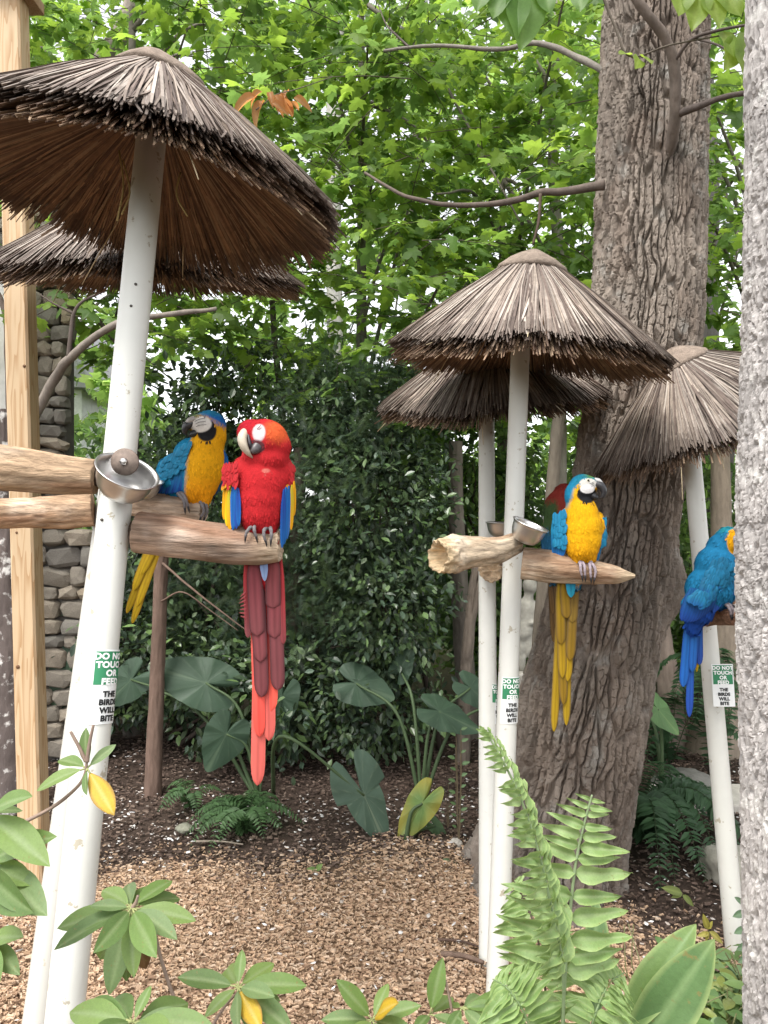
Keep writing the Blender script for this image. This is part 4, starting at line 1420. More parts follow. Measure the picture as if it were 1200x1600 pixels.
# left wing: red coverts, yellow band, blue flights
for s_, name in ((0, 'wing'), (1, 'wing')):
    w_ = thing_part('wing', A.root)
    if s_ == 0:
        rows = [((356, 752), (352, 812), 10, YEL, YEL), ((360, 754), (357, 822), 10, YEL, (.8, .5, .01)), ((364, 756), (362, 830), 11, (.45, .4, .02), YEL), ((369, 758), (368, 828), 11, BLUE, BLUE),
                ((374, 760), (374, 826), 10, BLUE, DBLUE), ((378, 764), (378, 822), 9, DBLUE, BLUE)]
        for k, (a, b, wd, c0, c1) in enumerate(rows):
            A.feather('flight_feather', (*a, 16 + k * 3.4), (*b, 12 + k * 3.4), wd, c0, c1, parent=w_, face=(-.45, 0, 1))
        for k in range(80):
            u = rA.uniform(353, 379); v = rA.uniform(724, 758) - (u - 353) * .15
            cov = v > 752 and rA.uniform() < .45
            A.feather('covert', (u, v, 20 + (u - 353) * .75 - (v - 724) * .06), (u - 2 + rA.normal(0, 1), v + rA.uniform(10, 15), 19.5 + (u - 353) * .75 - (v - 724) * .06), rA.uniform(4.5, 7), tuple(np.array(RED) * rA.uniform(.8, 1.15)), YEL if cov else None, parent=w_, face=(-.6, -.2, 1))
    else:
        rows = [((447, 765), (443, 856), 9, DBLUE, BLUE), ((450, 762), (446, 850), 10, BLUE, BLUE), ((454, 760), (450, 842), 9, BLUE, (.03, .12, .35)), ((458, 758), (456, 828), 8, (.5, .36, .02), YEL), ((461, 752), (460, 806), 7, YEL, YEL)]
        for k, (a, b, wd, c0, c1) in enumerate(rows):
            A.feather('flight_feather', (*a, 22 - k * 3), (*b, 14 - k * 3), wd, c0, c1, parent=w_, face=(.7, 0, 1))
        for k in range(30):
            u = rA.uniform(444, 460); v = rA.uniform(722, 752)
            A.feather('covert', (u, v, 16 - (u - 444) * .6), (u + 2 + rA.normal(0, 1.5), v + rA.uniform(13, 19), 15 - (u - 444) * .6), rA.uniform(6, 9), tuple(np.array(RED) * rA.uniform(.8, 1.15)), YEL if v > 745 and rA.uniform() < .5 else None, parent=w_, face=(.7, -.2, 1))
MAR, MEDGE, TIPR = (.19, .050, .055), (.05, .018, .020), (.58, .115, .095)
tl = [((404, 868), (397, 1240), 19, TIPR, TIPR, None, -30), ((414, 868), (414, 1167), 17, (.60, .05, .05), TIPR, None, -27), ((394, 868), (401, 1160), 16, TIPR, (.70, .08, .06), None, -24),
      ((422, 868), (417, 1120), 17, TIPR, (.74, .10, .07), None, -26),
      ((398, 866), (405, 1095), 19, MAR, (.17, .045, .05), MEDGE, -18), ((424, 866), (428, 1084), 19, MAR, (.16, .045, .05), MEDGE, -18),
      ((396, 866), (404, 1038), 19, (.24, .045, .055), MAR, MEDGE, -14), ((425, 866), (424, 1000), 20, (.24, .045, .055), MAR, MEDGE, -14),
      ((394, 862), (400, 996), 20, (.22, .045, .055), (.18, .05, .055), MEDGE, -10), ((423, 862), (422, 952), 20, (.25, .055, .06), MAR, MEDGE, -10),
      ((383, 866), (386, 1000), 9, (.34, .03, .035), MAR, None, -16), ((434, 866), (436, 1010), 8, (.36, .03, .035), (.2, .04, .045), None, -16)]
for a, b, wd, c0, c1, ed, w in tl:
    A.feather('tail_feather', (408 + (a[0] - 408) * 1.08, a[1], w), (406 + (b[0] - 406) * 1.12, b[1], w - 6), wd * 1.22, c0, c1, edge=ed, face=(0, 0, 1), tip=.09, camber=.22)
A.feather('vent_feather', (411, 858, 2), (413, 908, -3), 13, (.16, .22, .40), (.22, .30, .48), tip=.6)
for k in range(7):
    A.feather('wispy_barb', (382, 925 + k * 7, -14), (373 - (k % 3), 934 + k * 5, -12), 2.4, (.28, .05, .055), (.20, .05, .05), tip=.5)
A.foot(402, 826, 22, [[(0, -6, 0), (-6, -1, 9), (-10, 5, 13), (-12, 12, 12)], [(2, -6, 0), (1, -2, 11), (2, 4, 14), (4, 12, 12)]], leg=[(400, 812, 14), (402, 822, 18), (402, 824, 20)])
A.foot(422, 830, 22, [[(-1, -6, 0), (-4, -2, 10), (-4, 6, 13), (-2, 14, 11)], [(3, -6, 0), (6, -2, 8), (7, 6, 11), (6, 14, 9)]], leg=[(421, 814, 14), (422, 824, 18), (422, 826, 20)])

# ---- blue and yellow macaw behind it --------------------------------------------
B = Bird('blue and yellow macaw with head turned over its back beside the red one', 300, 782, 2.46)


def colB(q, n):
    c = np.tile(np.array(YEL), (len(q), 1)) * (1 + .1 * fbm(q * .12, 3, 6)[:, None])
    c = mixc(c, sstep(735, 770, q[:, 1]) * .6, (.66, .22, .005))
    c = mixc(c, sstep(0, 10, (668 - q[:, 1]) + (q[:, 0] - 345) * .55), BLUE)
    c = mixc(c, sstep(656, 646, q[:, 1]) * (q[:, 0] < 352), (.02, .17, .30))
    c = mixc(c, sstep(20, 8, np.hypot(q[:, 0] - 300, q[:, 1] - 652)) * .8, (.07, .17, .06))
    left = sstep(6, -4, q[:, 0] - (300 + (q[:, 1] - 690) * -.10)) * sstep(676, 684, q[:, 1])
    c = mixc(c, left, TEAL)
    c = mixc(c, sstep(-8, -14, q[:, 2]), BLUE)
    face = ell(q, (318, 668), (16, 11)); chin = np.abs(ell(q, (322, 670), (20, 17)) - 1.0)
    c = mixc(c, sstep(1.25, .9, ell(q, (328, 675), (15, 17))) * (q[:, 2] > 6), BLACK)
    c = mixc(c, sstep(1.25, .9, ell(q, (319, 666), (17, 12))) * (q[:, 2] > 6), (.58, .54, .50))
    fw = np.where((ell(q, (322, 671), (20, 18)) < 1) & (q[:, 2] > 4), 0, 1.0)
    return np.clip(c, 0, 1), fw


B.body([((328, 667, 4), (27, 26, 24)), ((311, 663, 12), (16, 15, 14)), ((340, 682, 4), (15, 20, 18)), ((324, 698, 2), (27, 30, 24)), ((320, 714, 0), (31, 36, 27)), ((318, 730, 0), (33, 40, 29)), ((314, 746, 0), (30, 36, 27)), ((296, 720, -8), (30, 38, 24)), ((312, 758, 2), (27, 28, 24)), ((303, 770, 6), (16, 18, 14)), ((322, 772, 6), (12, 20, 13)),
        ((270, 745, -10), (28, 36, 18), (0, -28, 0)), ((250, 790, -16), (16, 40, 8), (0, -25, 0))], colB, plumage=2800, flen=7.5, seed=12)
B.horn('upper_beak', [(304, 664, 18), (297, 669, 22), (295, 677, 22), (298, 684, 20)], [8, 8, 5.5, 1], (.035, .032, .035), (.012, .012, .014), flat=.8)
B.horn('lower_beak', [(310, 678, 16), (304, 681, 19), (300, 682, 20)], [6, 5, 2], (.02, .02, .022), flat=1)
B.horn('cere', [(309, 657, 20), (302, 661, 23), (298, 665, 23)], [6, 6, 4], (.30, .27, .25), flat=.8)
for k in range(3):
    B.horn('face_stripe', [(311 + k, 662 + k * 4, 26), (319, 659 + k * 4.5, 28.5), (327 + k, 657 + k * 5, 27)], [.5, .7, .5], (.035, .03, .03))
rB = np.random.default_rng(8)
w_ = thing_part('wing', B.root)
for k in range(9):
    t = k / 8
    a = (300 - 38 * t, 706 + 18 * t, 20 - 10 * t); b = (286 - 44 * t, 768 + 4 * math.sin(t * 3), 10 - 14 * t)
    B.feather('flight_feather', a, b, 13, TEAL, DBLUE if k % 2 else BLUE, parent=w_, face=(-.35, -.2, 1), edge=(.01, .06, .2))
for k in range(60):
    t, h = rB.uniform(0, 1), rB.uniform(0, 1)
    u = 306 - 46 * t - 8 * h; v = 688 + 26 * t + 34 * h
    B.feather('covert', (u, v, 25 - 16 * t - 4 * h), (u - 7, v + rB.uniform(11, 16), 24.5 - 16 * t - 4 * h), rB.uniform(8, 11), tuple(np.array(TEAL) * rB.uniform(.8, 1.2)), tuple(np.array(SKY if rB.uniform() < .3 else TEAL) * rB.uniform(.7, 1.0)), parent=w_, face=(-.4, -.3, 1))
w_ = thing_part('wing', B.root)
for k in range(5):
    B.feather('flight_feather', (349 + k * 1.2, 700 + k * 3, 4 - k * 2), (333 + k * 4, 776 - k * 4, -6 - k * 2), 9, BLUE, (.01, .045, .09), parent=w_, face=(.7, 0, 1))
for a, b, wd, w in [((252, 812), (196, 978), 13, -22), ((248, 812), (186, 962), 13, -25), ((256, 812), (205, 950), 14, -19), ((246, 812), (200, 925), 14, -16), ((258, 812), (212, 900), 13, -14)]:
    B.feather('tail_feather', (*a, w), (*b, w - 8), wd, (.36, .22, .012), (.46, .30, .012), edge=(.20, .11, .01), tip=.2)
B.foot(290, 778, 16, [[(-3, -7, -2), (3, -3, 5), (7, 4, 8), (10, 14, 8)], [(-8, -6, -2), (-2, -2, 6), (4, 6, 9), (5, 16, 8)]], r=3, leg=[(283, 772, 8), (288, 773, 12), (292, 776, 14)])
B.foot(320, 790, 10, [[(-4, -6, 4), (0, 0, 5), (2, 10, 4), (-3, 18, 2)], [(1, -6, 2), (5, 0, 2), (6, 10, 0), (2, 18, -2)]], r=3, leg=[(317, 774, 6), (319, 782, 8), (320, 786, 8)])

# ---- blue and yellow macaw, right front ------------------------------------------
C = Bird('blue and yellow macaw facing forward with bright yellow chest on pointed log', 910, 884, 2.42)


def colC(q, n):
    c = np.tile(np.array((.66, .34, .006)), (len(q), 1)) * (1 + .08 * fbm(q * .12, 3, 7)[:, None])
    c = mixc(c, sstep(835, 868, q[:, 1]) * .45, GOLD)
    c = mixc(c, sstep(0, 5, (764 - q[:, 1]) - (q[:, 0] - 905) * .12 + 0 * q[:, 0]) * sstep(0, 3, 756 - q[:, 1] + np.clip(902 - q[:, 0], 0, 30) * .9), (.015, .17, .25))
    c = mixc(c, sstep(895, 888, q[:, 0] + (q[:, 1] - 770) * .30) * sstep(800, 790, q[:, 1]), (.015, .19, .33))
    c = mixc(c, sstep(749, 745, q[:, 1]) * sstep(905, 922, q[:, 0]), (.09, .20, .035))
    c = mixc(c, sstep(-3, -10, q[:, 2]), TEAL)
    c = mixc(c, sstep(1.3, .95, ell(q, (913, 772), (15, 14))) * (q[:, 2] > 2) * sstep(762, 767, q[:, 1]), BLACK)
    c = mixc(c, sstep(1.25, .95, ell(q, (915, 757), (14, 8.5))) * (q[:, 2] > 2), (.56, .54, .50))
    c = mixc(c, sstep(1.25, .95, ell(q, (913, 765), (11, 6.5))) * (q[:, 2] > 2), (.80, .78, .78))
    fw = np.where((ell(q, (915, 765), (17, 18)) < 1) & (q[:, 2] > 0), 0, 1.0)
    return np.clip(c, 0, 1), fw


C.body([((910, 762, 2), (22, 22, 19)), ((921, 757, 4), (14, 13, 13)), ((899, 775, 0), (17, 24, 18)), ((907, 796, 2), (24, 24, 22)), ((908, 808, 2), (27, 34, 24)), ((910, 824, 2), (29, 38, 26)), ((910, 840, 2), (29, 36, 25)), ((909, 852, 2), (27, 28, 24)), ((902, 868, 4), (13, 16, 13)), ((920, 866, 4), (12, 18, 13)),
        ((884, 818, -8), (10, 24, 16)), ((938, 822, -8), (9, 24, 16)), ((900, 890, -14), (18, 36, 10))], colC, voxel=1.35, plumage=2600, flen=7, seed=13)
C.horn('upper_beak', [(929, 757, 8), (936, 760, 10), (940, 768, 11), (938, 776, 11), (933, 780, 10)], [8.5, 8.5, 7, 4.5, .8], (.045, .045, .05), (.025, .025, .028), flat=.75)
C.horn('lower_beak', [(922, 774, 8), (928, 777, 10), (932, 776, 11)], [6.5, 5.5, 2.5], (.02, .02, .022), flat=1)
C.horn('cere', [(926, 750, 9), (932, 752, 10), (937, 756, 10)], [4, 4.6, 3.4], (.55, .54, .53), flat=.85)
C.eye(914, 751.5, 17.0, 3.0)
for k in range(3):
    C.horn('face_stripe', [(907, 755 + k * 3.2, 17.2), (915, 757 + k * 3.0, 18.8), (923, 754 + k * 2.4, 17.5)], [.35, .55, .35], (.03, .028, .03))
rC = np.random.default_rng(9)
for s_ in (0, 1):
    w_ = thing_part('wing', C.root)
    if s_ == 0:
        for k in range(6):
            C.feather('flight_feather', (864 + k * 3, 812, 2 + k), (866 + k * 2.5, 874 - abs(k - 2) * 2, 0 + k), 9, SKY, (.015, .14, .42), parent=w_, face=(-.5, 0, 1))
        for k in range(44):
            u, v = rC.uniform(864, 880), rC.uniform(794, 846)
            C.feather('covert', (u, v, 6 + (u - 864) * .4), (u + rC.normal(-.5, 1), v + rC.uniform(10, 15), 6.5 + (u - 864) * .4), rC.uniform(6, 9), tuple(np.array(SKY) * rC.uniform(.8, .95)), tuple(np.array(SKY) * rC.uniform(.75, .9)), parent=w_, face=(-.5, -.3, 1))
    else:
        for k in range(5):
            C.feather('flight_feather', (944 - k * 1.5, 822, 3 - k), (934 - k * 2.5, 880 - k * 2, -2 - k), 8, (.02, .22, .40), (.012, .12, .30), parent=w_, face=(.7, 0, 1))
        for k in range(26):
            u, v = rC.uniform(940, 948), rC.uniform(806, 846)
            C.feather('covert', (u, v, 5 - (u - 940) * .5), (u - rC.uniform(0, 3), v + rC.uniform(10, 15), 5 - (u - 940) * .5), rC.uniform(5, 7), tuple(np.array(SKY) * rC.uniform(.7, 1.1)), parent=w_, face=(.7, -.3, 1))
        for k in range(14):
            u, v = rC.uniform(929, 938), rC.uniform(808, 850)
            C.feather('covert', (u, v, 12), (u - rC.uniform(1, 4), v + rC.uniform(12, 17), 11), rC.uniform(6, 8), GOLD, parent=w_, face=(.4, -.2, 1))
OL, OLE = (.28, .165, .014), (.10, .065, .03)
for a, b, wd, w, c0, c1 in [((884, 905), (873, 1152), 12, -26, (.38, .24, .012), (.44, .28, .012)), ((896, 905), (893, 1142), 12, -26, (.36, .22, .012), (.42, .27, .012)), ((880, 905), (888, 1108), 13, -22, OL, OL),
                             ((898, 905), (894, 1070), 13, -20, OL, (.48, .30, .012)), ((880, 905), (885, 1064), 13, -18, OL, (.42, .26, .012)), ((902, 905), (897, 1036), 14, -16, (.24, .145, .025), OL),
                             ((878, 903), (882, 1010), 14, -14, (.40, .25, .012), OL), ((902, 903), (899, 975), 15, -12, (.22, .13, .03), (.27, .17, .03)), ((884, 903), (890, 968), 15, -10, (.34, .20, .012), (.27, .16, .02))]:
    C.feather('tail_feather', (*a, w), (*b, w - 6), wd * 1.1, tuple(np.array(c0) * .75), tuple(np.array(c1) * .8), edge=OLE, tip=.14)
C.feather('vent_feather', (892, 896, -2), (894, 934, -5), 16, (.015, .19, .33), (.02, .25, .36), tip=.6)
C.foot(904, 884, 17, [[(-2, -6, -2), (-3, -1, 6), (-3, 7, 8), (-1, 14, 7)], [(2, -6, -2), (3, -1, 6), (3, 7, 8), (4, 14, 7)]], r=2.6, leg=[(902, 872, 10), (904, 879, 14), (904, 881, 15)], c=(.30, .25, .28))
C.foot(919, 886, 16, [[(-2, -6, -2), (-3, -1, 6), (-3, 8, 8), (-2, 15, 7)], [(2, -6, -2), (4, -1, 5), (5, 7, 7), (4, 15, 6)]], r=2.6, leg=[(920, 874, 10), (919, 881, 14), (919, 883, 14)], c=(.30, .25, .28))

# ---- red and green macaw hidden behind it ----------------------------------------
D = Bird('dark red and green macaw mostly hidden behind the yellow chested one', 866, 884, 2.99)


def colD(q, n):
    c = np.tile(np.array((.22, .030, .022)), (len(q), 1)) * (1 + .2 * fbm(q * .12, 3, 8)[:, None])
    c = mixc(c, sstep(873, 862, q[:, 0] - (q[:, 1] - 790) * .05) * sstep(776, 790, q[:, 1]), (.045, .085, .03))
    c = mixc(c, sstep(820, 836, q[:, 1]) * sstep(872, 862, q[:, 0]), (.02, .11, .22))
    return np.clip(c, 0, 1), np.ones(len(q))


D.body([((882, 772, 0), (18, 18, 16)), ((870, 800, 0), (22, 34, 18)), ((868, 840, 0), (24, 40, 18)), ((866, 880, -6), (16, 34, 10))], colD, voxel=1.8, plumage=1400, flen=8, seed=14)
D.horn('upper_beak', [(896, 768, 2), (902, 771, 3), (904, 778, 3), (901, 783, 3)], [6, 6, 4, .8], (.5, .46, .4), flat=.8)
for k in range(4):
    D.feather('flight_feather', (852 + k * 4, 826, 10), (848 + k * 5, 884, 6), 9, (.02, .12, .24), (.015, .07, .20), face=(-.4, 0, 1))
for a, b, wd, w in [((862, 905), (868, 1005), 9, -8), ((868, 905), (872, 985), 9, -6), ((860, 905), (866, 960), 9, -4)]:
    D.feather('tail_feather', (*a, w), (*b, w - 4), wd, (.12, .07, .03), (.16, .09, .03), edge=(.06, .04, .02), tip=.3)
D.foot(868, 880, 8, [[(-2, -6, -2), (-3, -1, 5), (-3, 7, 7)], [(2, -6, -2), (3, -1, 5), (3, 7, 7)]], r=2.6)

# ---- blue backed macaw, far right ------------------------------------------------
E = Bird('blue macaw seen from behind, yellow cheek turned towards the pale trunk', 1122, 946, 2.62)


def colE(q, n):
    c = np.tile(np.array((.010, .13, .26)), (len(q), 1)) * (1 + .15 * fbm(q * .1, 3, 9)[:, None])
    c = mixc(c, sstep(835, 824, q[:, 1]), (.02, .22, .27))
    c = mixc(c, sstep(930, 955, q[:, 1]), DBLUE)
    c = mixc(c, sstep(1.15, .9, ell(q, (1140, 846), (12, 19))) * (q[:, 2] > 2), YEL)
    c = mixc(c, sstep(1.2, .9, ell(q, (1150, 849), (8, 12))) * (q[:, 2] > 0), BLACK)
    c = mixc(c, sstep(1.2, .9, ell(q, (1151, 842), (8, 6))) * (q[:, 2] > 0), (.66, .64, .62))
    return np.clip(c, 0, 1), np.ones(len(q))


def flowE(q, n):
    f = np.tile(np.array([-.35, 0, -1.0]), (len(q), 1))
    return f


E.body([((1138, 845, 0), (22, 23, 20)), ((1124, 858, -2), (19, 24, 20)), ((1118, 885, 0), (32, 34, 28)), ((1108, 918, 2), (38, 36, 28), (0, -25, 0)), ((1090, 948, 4), (26, 28, 18), (0, -28, 0)), ((1130, 920, -4), (20, 34, 22)), ((1084, 968, 2), (16, 24, 9))], colE, voxel=1.35, plumage=2600, flen=8.5, flow=flowE, seed=15)
E.horn('upper_beak', [(1156, 840, 0), (1164, 845, 0), (1166, 854, 0), (1161, 861, 0)], [8, 8, 6, .8], (.03, .03, .035), flat=.75)
rE = np.random.default_rng(10)
w_ = thing_part('wing', E.root)
for k in range(10):
    t = k / 9
    E.feather('flight_feather', (1070 + 34 * t, 916 + 6 * t, 27 + 4 * t), (1058 + 36 * t, 968 - 14 * t + 8 * math.sin(t * 3), 18 + 3 * t), 13, (.012, .10, .28), DBLUE, parent=w_, face=(-.2, -.3, 1), edge=(.01, .03, .13))
for k in range(85):
    t, h = rE.uniform(0, 1), rE.uniform(0, 1)
    u = 1106 - 36 * h + 40 * t * (1 - .35 * h); v = 866 + 62 * h + 8 * t
    E.feather('covert', (u, v, 27 + 6 * math.sin(t * 3)), (u - 7 * (.5 + h * .5), v + rE.uniform(12, 18), 26.5 + 6 * math.sin(t * 3)), rE.uniform(9, 13),
              tuple(np.array((.010, .135, .26)) * rE.uniform(.75, 1.25)), tuple(np.array((.010, .10, .29) if h > .5 else (.010, .14, .26)) * rE.uniform(.75, 1.1)), parent=w_, face=(-.2, -.4, 1), edge=(.008, .09, .17))
w_ = thing_part('wing', E.root)
for k in range(8):
    E.feather('flight_feather', (1122 + k * 3.4, 900 + k * 1.5, 25 - k), (1106 + k * 5.2, 956 - k * 4.5, 22 - k), 12, (.012, .14, .29), DBLUE, parent=w_, face=(.3, -.3, 1), edge=(.01, .035, .14))
for a, b, wd, w, c1 in [((1082, 950), (1080, 1122), 12, -2, (.02, .07, .34)), ((1078, 950), (1069, 1074), 15, 2, (.015, .11, .40)), ((1093, 945), (1096, 1040), 12, -2, (.02, .06, .28)), ((1086, 948), (1082, 1050), 13, 4, (.015, .10, .36))]:
    E.feather('tail_feather', (*a, w), (*b, w - 4), wd, (.015, .11, .36), c1, edge=(.01, .04, .18), tip=.15)
E.feather('tail_feather', (1096, 950, -8), (1093, 1052, -10), 8, (.4, .24, .01), (.45, .28, .01), tip=.3)
E.foot(1126, 944, 14, [[(-3, -4, -2), (1, 0, 6), (4, 7, 9), (6, 14, 8)], [(2, -4, -2), (6, 0, 5), (9, 6, 7), (10, 13, 6)]], r=2.8, c=(.20, .17, .18))
# ------------------------------------------------------------------ leaves one can tell apart: each its own object
def leaf_shape(L, W, n=11, k=7, fold=.25, droop=.25, twist=0.0, wav=.03, peak=.42, seed=0, notch=None):
    """Blade along +y with folded midrib, arching down; returns verts, faces, along, across."""
    r = np.random.default_rng(seed)
    ph = r.uniform(0, 6, 3)
    v, S, E = [], [], []
    for i in range(n):
        s = i / (n - 1)
        w = W * .5 * (math.sin(math.pi * s ** (math.log(.5) / math.log(peak))) ** .75 if 0 < s < 1 else .03)
        tw = twist * s
        for j in range(k):
            e = j / (k - 1) * 2 - 1
            x = e * w
            z = fold * abs(x) - droop * L * s * s + wav * W * math.sin(s * 11 + ph[0] + (2 if e > 0 else 0)) * abs(e)
            v.append((x * math.cos(tw), s * L, z + x * math.sin(tw))); S.append(s); E.append(abs(e))
    f = np.array([[i * k + j, i * k + j + 1, (i + 1) * k + j + 1, (i + 1) * k + j] for i in range(n - 1) for j in range(k - 1)])
    return np.array(v), f, np.array(S), np.array(E)


LEAF_MESH = {}


def leaf_mesh(key, c, rib, L, W, material, edge=None, **kw):
    """Shared leaf meshes: one per kind and variant."""
    if key not in LEAF_MESH:
        v, f, S, E = leaf_shape(L, W, **kw)
        cc = np.tile(np.array(c), (len(v), 1)) * (1 + .10 * fbm(v * 40, 3, kw.get('seed', 0))[:, None])
        cc = mixc(cc, (E < .08).astype(float) * .75, rib)
        if edge is not None:
            cc = mixc(cc, sstep(.75, 1.0, E) * .7 + sstep(.9, 1, S) * .5, edge)
        mb = MB(); mb.add(v, f, cc)
        me = mb.mesh('leaf'); me.materials.append(M[material])
        LEAF_MESH[key] = me
    return LEAF_MESH[key]


def place_leaf(me, parent, base, tip, normal, scale=1.0, L=1.0, name='leaf'):
    """base/tip in the parent's frame; the blade is stretched to reach from one to the other."""
    a = np.array(tip, float) - np.array(base, float)
    ln = np.linalg.norm(a)
    m3 = rot_to(a, normal) * (ln / L)
    o = link(name, me, None, parent)
    mm = Matrix(m3.tolist()).to_4x4(); mm.translation = Vector(base)
    o.matrix_local = mm
    return o


RHO, RHOC = [], [(.135, .215, .06), (.11, .18, .055), (.165, .245, .07), (.145, .215, .085)]


def rho_leaf(k):
    k = k % 8
    return leaf_mesh(('rho', k), RHOC[k % 4], (.22, .29, .13), 1.0, .36, 'leaf_near', seed=k, fold=.30, droop=.10 + .06 * (k % 3), peak=.52, wav=.02)


YELLOW_LEAF = lambda k: leaf_mesh(('yel', k), (.50, .33, .025), (.55, .42, .12), 1.0, .40, 'leaf_near', seed=k, fold=.2, droop=.12, peak=.55, edge=(.18, .09, .03))
BROWN_LEAF = lambda k: leaf_mesh(('brn', k), (.16, .09, .04), (.22, .14, .07), 1.0, .34, 'leaf_near', seed=k, fold=.5, droop=.2, peak=.5)


def rhododendron(label, d, stems, whorls, singles=(), flat_leaves=()):
    """stems: pixel polylines; whorls: (px, py, [(tip px, tip py, depth shift, kind)])."""
    gx_, gy_ = stems[0][0][:2]
    b = P(gx_, gy_, d)
    root = thing('rhododendron', label, 'plant', (b.x, d, 0), 'rhododendrons in the foreground')
    o0 = root.location
    for st in stems:
        mb = MB()
        pts = [P(q[0], q[1], d + (q[2] if len(q) > 2 else 0)) - o0 for q in st]
        branch(mb, pts, .0036, .0022, 7, (.26, .19, .15), m=26, seed=int(st[0][0]))
        mb.build('stem', M['bark_thin'], root)
    for wi, (cx, cy, leaves) in enumerate(whorls):
        c = P(cx, cy, d) - o0
        for k, lf in enumerate(leaves):
            tx, ty, dz = lf[:3]
            kind = lf[3] if len(lf) > 3 else 'g'
            tip = P(tx, ty, d + dz) - o0
            dirv = (tip - c)
            base = c + dirv * .10
            nrm = Vector((R.normal(0, .15), -.55 + R.normal(0, .15), .85))
            if kind == 'd': nrm = Vector((R.normal(0, .25), -1, .15))
            me = {'y': YELLOW_LEAF, 'b': BROWN_LEAF}.get(kind, rho_leaf)(wi * 3 + k if kind in 'gd' else k % 2)
            place_leaf(me, root, base, tip, nrm)
            mb = MB(); tube(mb, spline([c, base + dirv * .03], 4), [.0016] * 4, 5, (.28, .30, .13)); mb.build('leaf_stalk', M['bark_thin'], root)
    return root


rhododendron('rhododendron shoot with one yellow leaf hanging across the left white pole', 1.22,
             [[(-60, 1330), (20, 1292), (80, 1262), (118, 1232), (132, 1210), (136, 1185)], [(136, 1190), (140, 1160), (146, 1132)], [(134, 1190), (122, 1165), (110, 1143)]],
             [(136, 1200, [(176, 1270, -.05, 'y'), (130, 1240, -.04, 'd'), (52, 1226, -.02), (180, 1162, .02), (88, 1180, .04), (130, 1140, .0, 'd')])])
rhododendron('rhododendron cluster with long pale leaves entering at the left edge', 1.12,
             [[(-70, 1700), (-50, 1500), (-30, 1400), (-20, 1330)]],
             [(-22, 1270, [(42, 1238, -.05), (30, 1310, -.03), (64, 1336, -.08), (38, 1262, .05)]), (-25, 1350, [(66, 1420, -.10), (72, 1298, -.04), (16, 1428, -.12, 'd'), (46, 1376, -.06)]), (-25, 1470, [(30, 1458, -.05), (24, 1514, -.06), (-10, 1540, -.1)])])
rhododendron('rhododendron whorl of drooping green leaves in front of the white pole foot', 1.18,
             [[(318, 1680), (300, 1620), (272, 1560), (252, 1500), (238, 1450), (205, 1420)], [(205, 1422), (212, 1412), (216, 1400)]],
             [(206, 1418, [(86, 1446, -.02), (80, 1472, -.05), (155, 1380, .05), (142, 1412, -.02), (270, 1366, .08), (288, 1390, .08), (306, 1434, .0), (274, 1458, -.05), (238, 1490, -.10, 'd'), (156, 1480, -.10, 'd'), (205, 1524, -.06, 'd'), (166, 1556, -.05, 'd'), (190, 1540, -.02, 'd'), (228, 1524, .0, 'b'), (152, 1508, .03, 'd'), (196, 1372, .08), (232, 1376, .1)])])
rhododendron('low rhododendron top with broad leaves at the bottom left corner', 1.05,
             [[(200, 1760), (205, 1680), (208, 1600)]],
             [(208, 1598, [(235, 1538, .04), (132, 1560, .05), (98, 1570, .04), (290, 1580, .02), (330, 1594, -.02), (150, 1600, -.06), (262, 1612, -.08), (200, 1640, -.1), (300, 1560, .10), (170, 1545, .1)])])
rhododendron('rhododendron whorl on wood chips at the bottom centre left', 1.35,
             [[(310, 1680), (330, 1610), (352, 1572), (372, 1550)], [(372, 1550), (395, 1600), (400, 1680)]],
             [(372, 1542, [(378, 1482, .05), (278, 1520, .0), (320, 1582, -.05), (368, 1606, -.08, 'd'), (480, 1532, .02), (456, 1604, -.06), (430, 1500, .08), (422, 1550, -.06), (405, 1604, -.08, 'y'), (398, 1618, -.02, 'd'), (345, 1500, .1), (440, 1560, .0)])])
rhododendron('rhododendron sprout with a small yellow leaf at the bottom centre', 1.35,
             [[(590, 1720), (586, 1640), (582, 1598)]],
             [(582, 1594, [(530, 1532, -.02), (502, 1588, .0), (606, 1532, .05), (614, 1562, -.06, 'y'), (655, 1566, .0), (640, 1606, -.06), (550, 1620, -.08), (600, 1640, -.08, 'd')])])
rhododendron('upright rhododendron shoot with a bud left of the twin pole feet', 1.35,
             [[(720, 1720), (716, 1640), (706, 1580), (697, 1532)], [(668, 1720), (670, 1640), (672, 1590)]],
             [(672, 1585, [(690, 1500, .0), (650, 1602, -.06), (712, 1550, .06), (730, 1602, -.05)]), (722, 1575, [(752, 1552, .05), (780, 1568, .0), (800, 1590, -.02), (692, 1570, .06), (760, 1610, -.06), (830, 1560, .05), (700, 1610, -.06)])])


# ------------------------------------------------------------------ ferns
def fern_leafs(kind, k):
    if kind == 'big':
        return leaf_mesh(('fern', k % 5), [(.19, .285, .095), (.215, .315, .115), (.165, .255, .085), (.235, .335, .13), (.19, .29, .10)][k % 5], (.30, .39, .18), 1.0, .27, 'leaf_near', seed=60 + k % 5, fold=.5, droop=.18, peak=.26, wav=.2, twist=.6, edge=(.33, .43, .16))
    return leaf_mesh(('fern_s', k % 3), [(.045, .105, .05), (.035, .085, .042), (.06, .125, .06)][k % 3], (.06, .12, .06), 1.0, .26, 'leaf', n=5, k=3, seed=80 + k % 3, fold=.3, droop=.25, peak=.3)


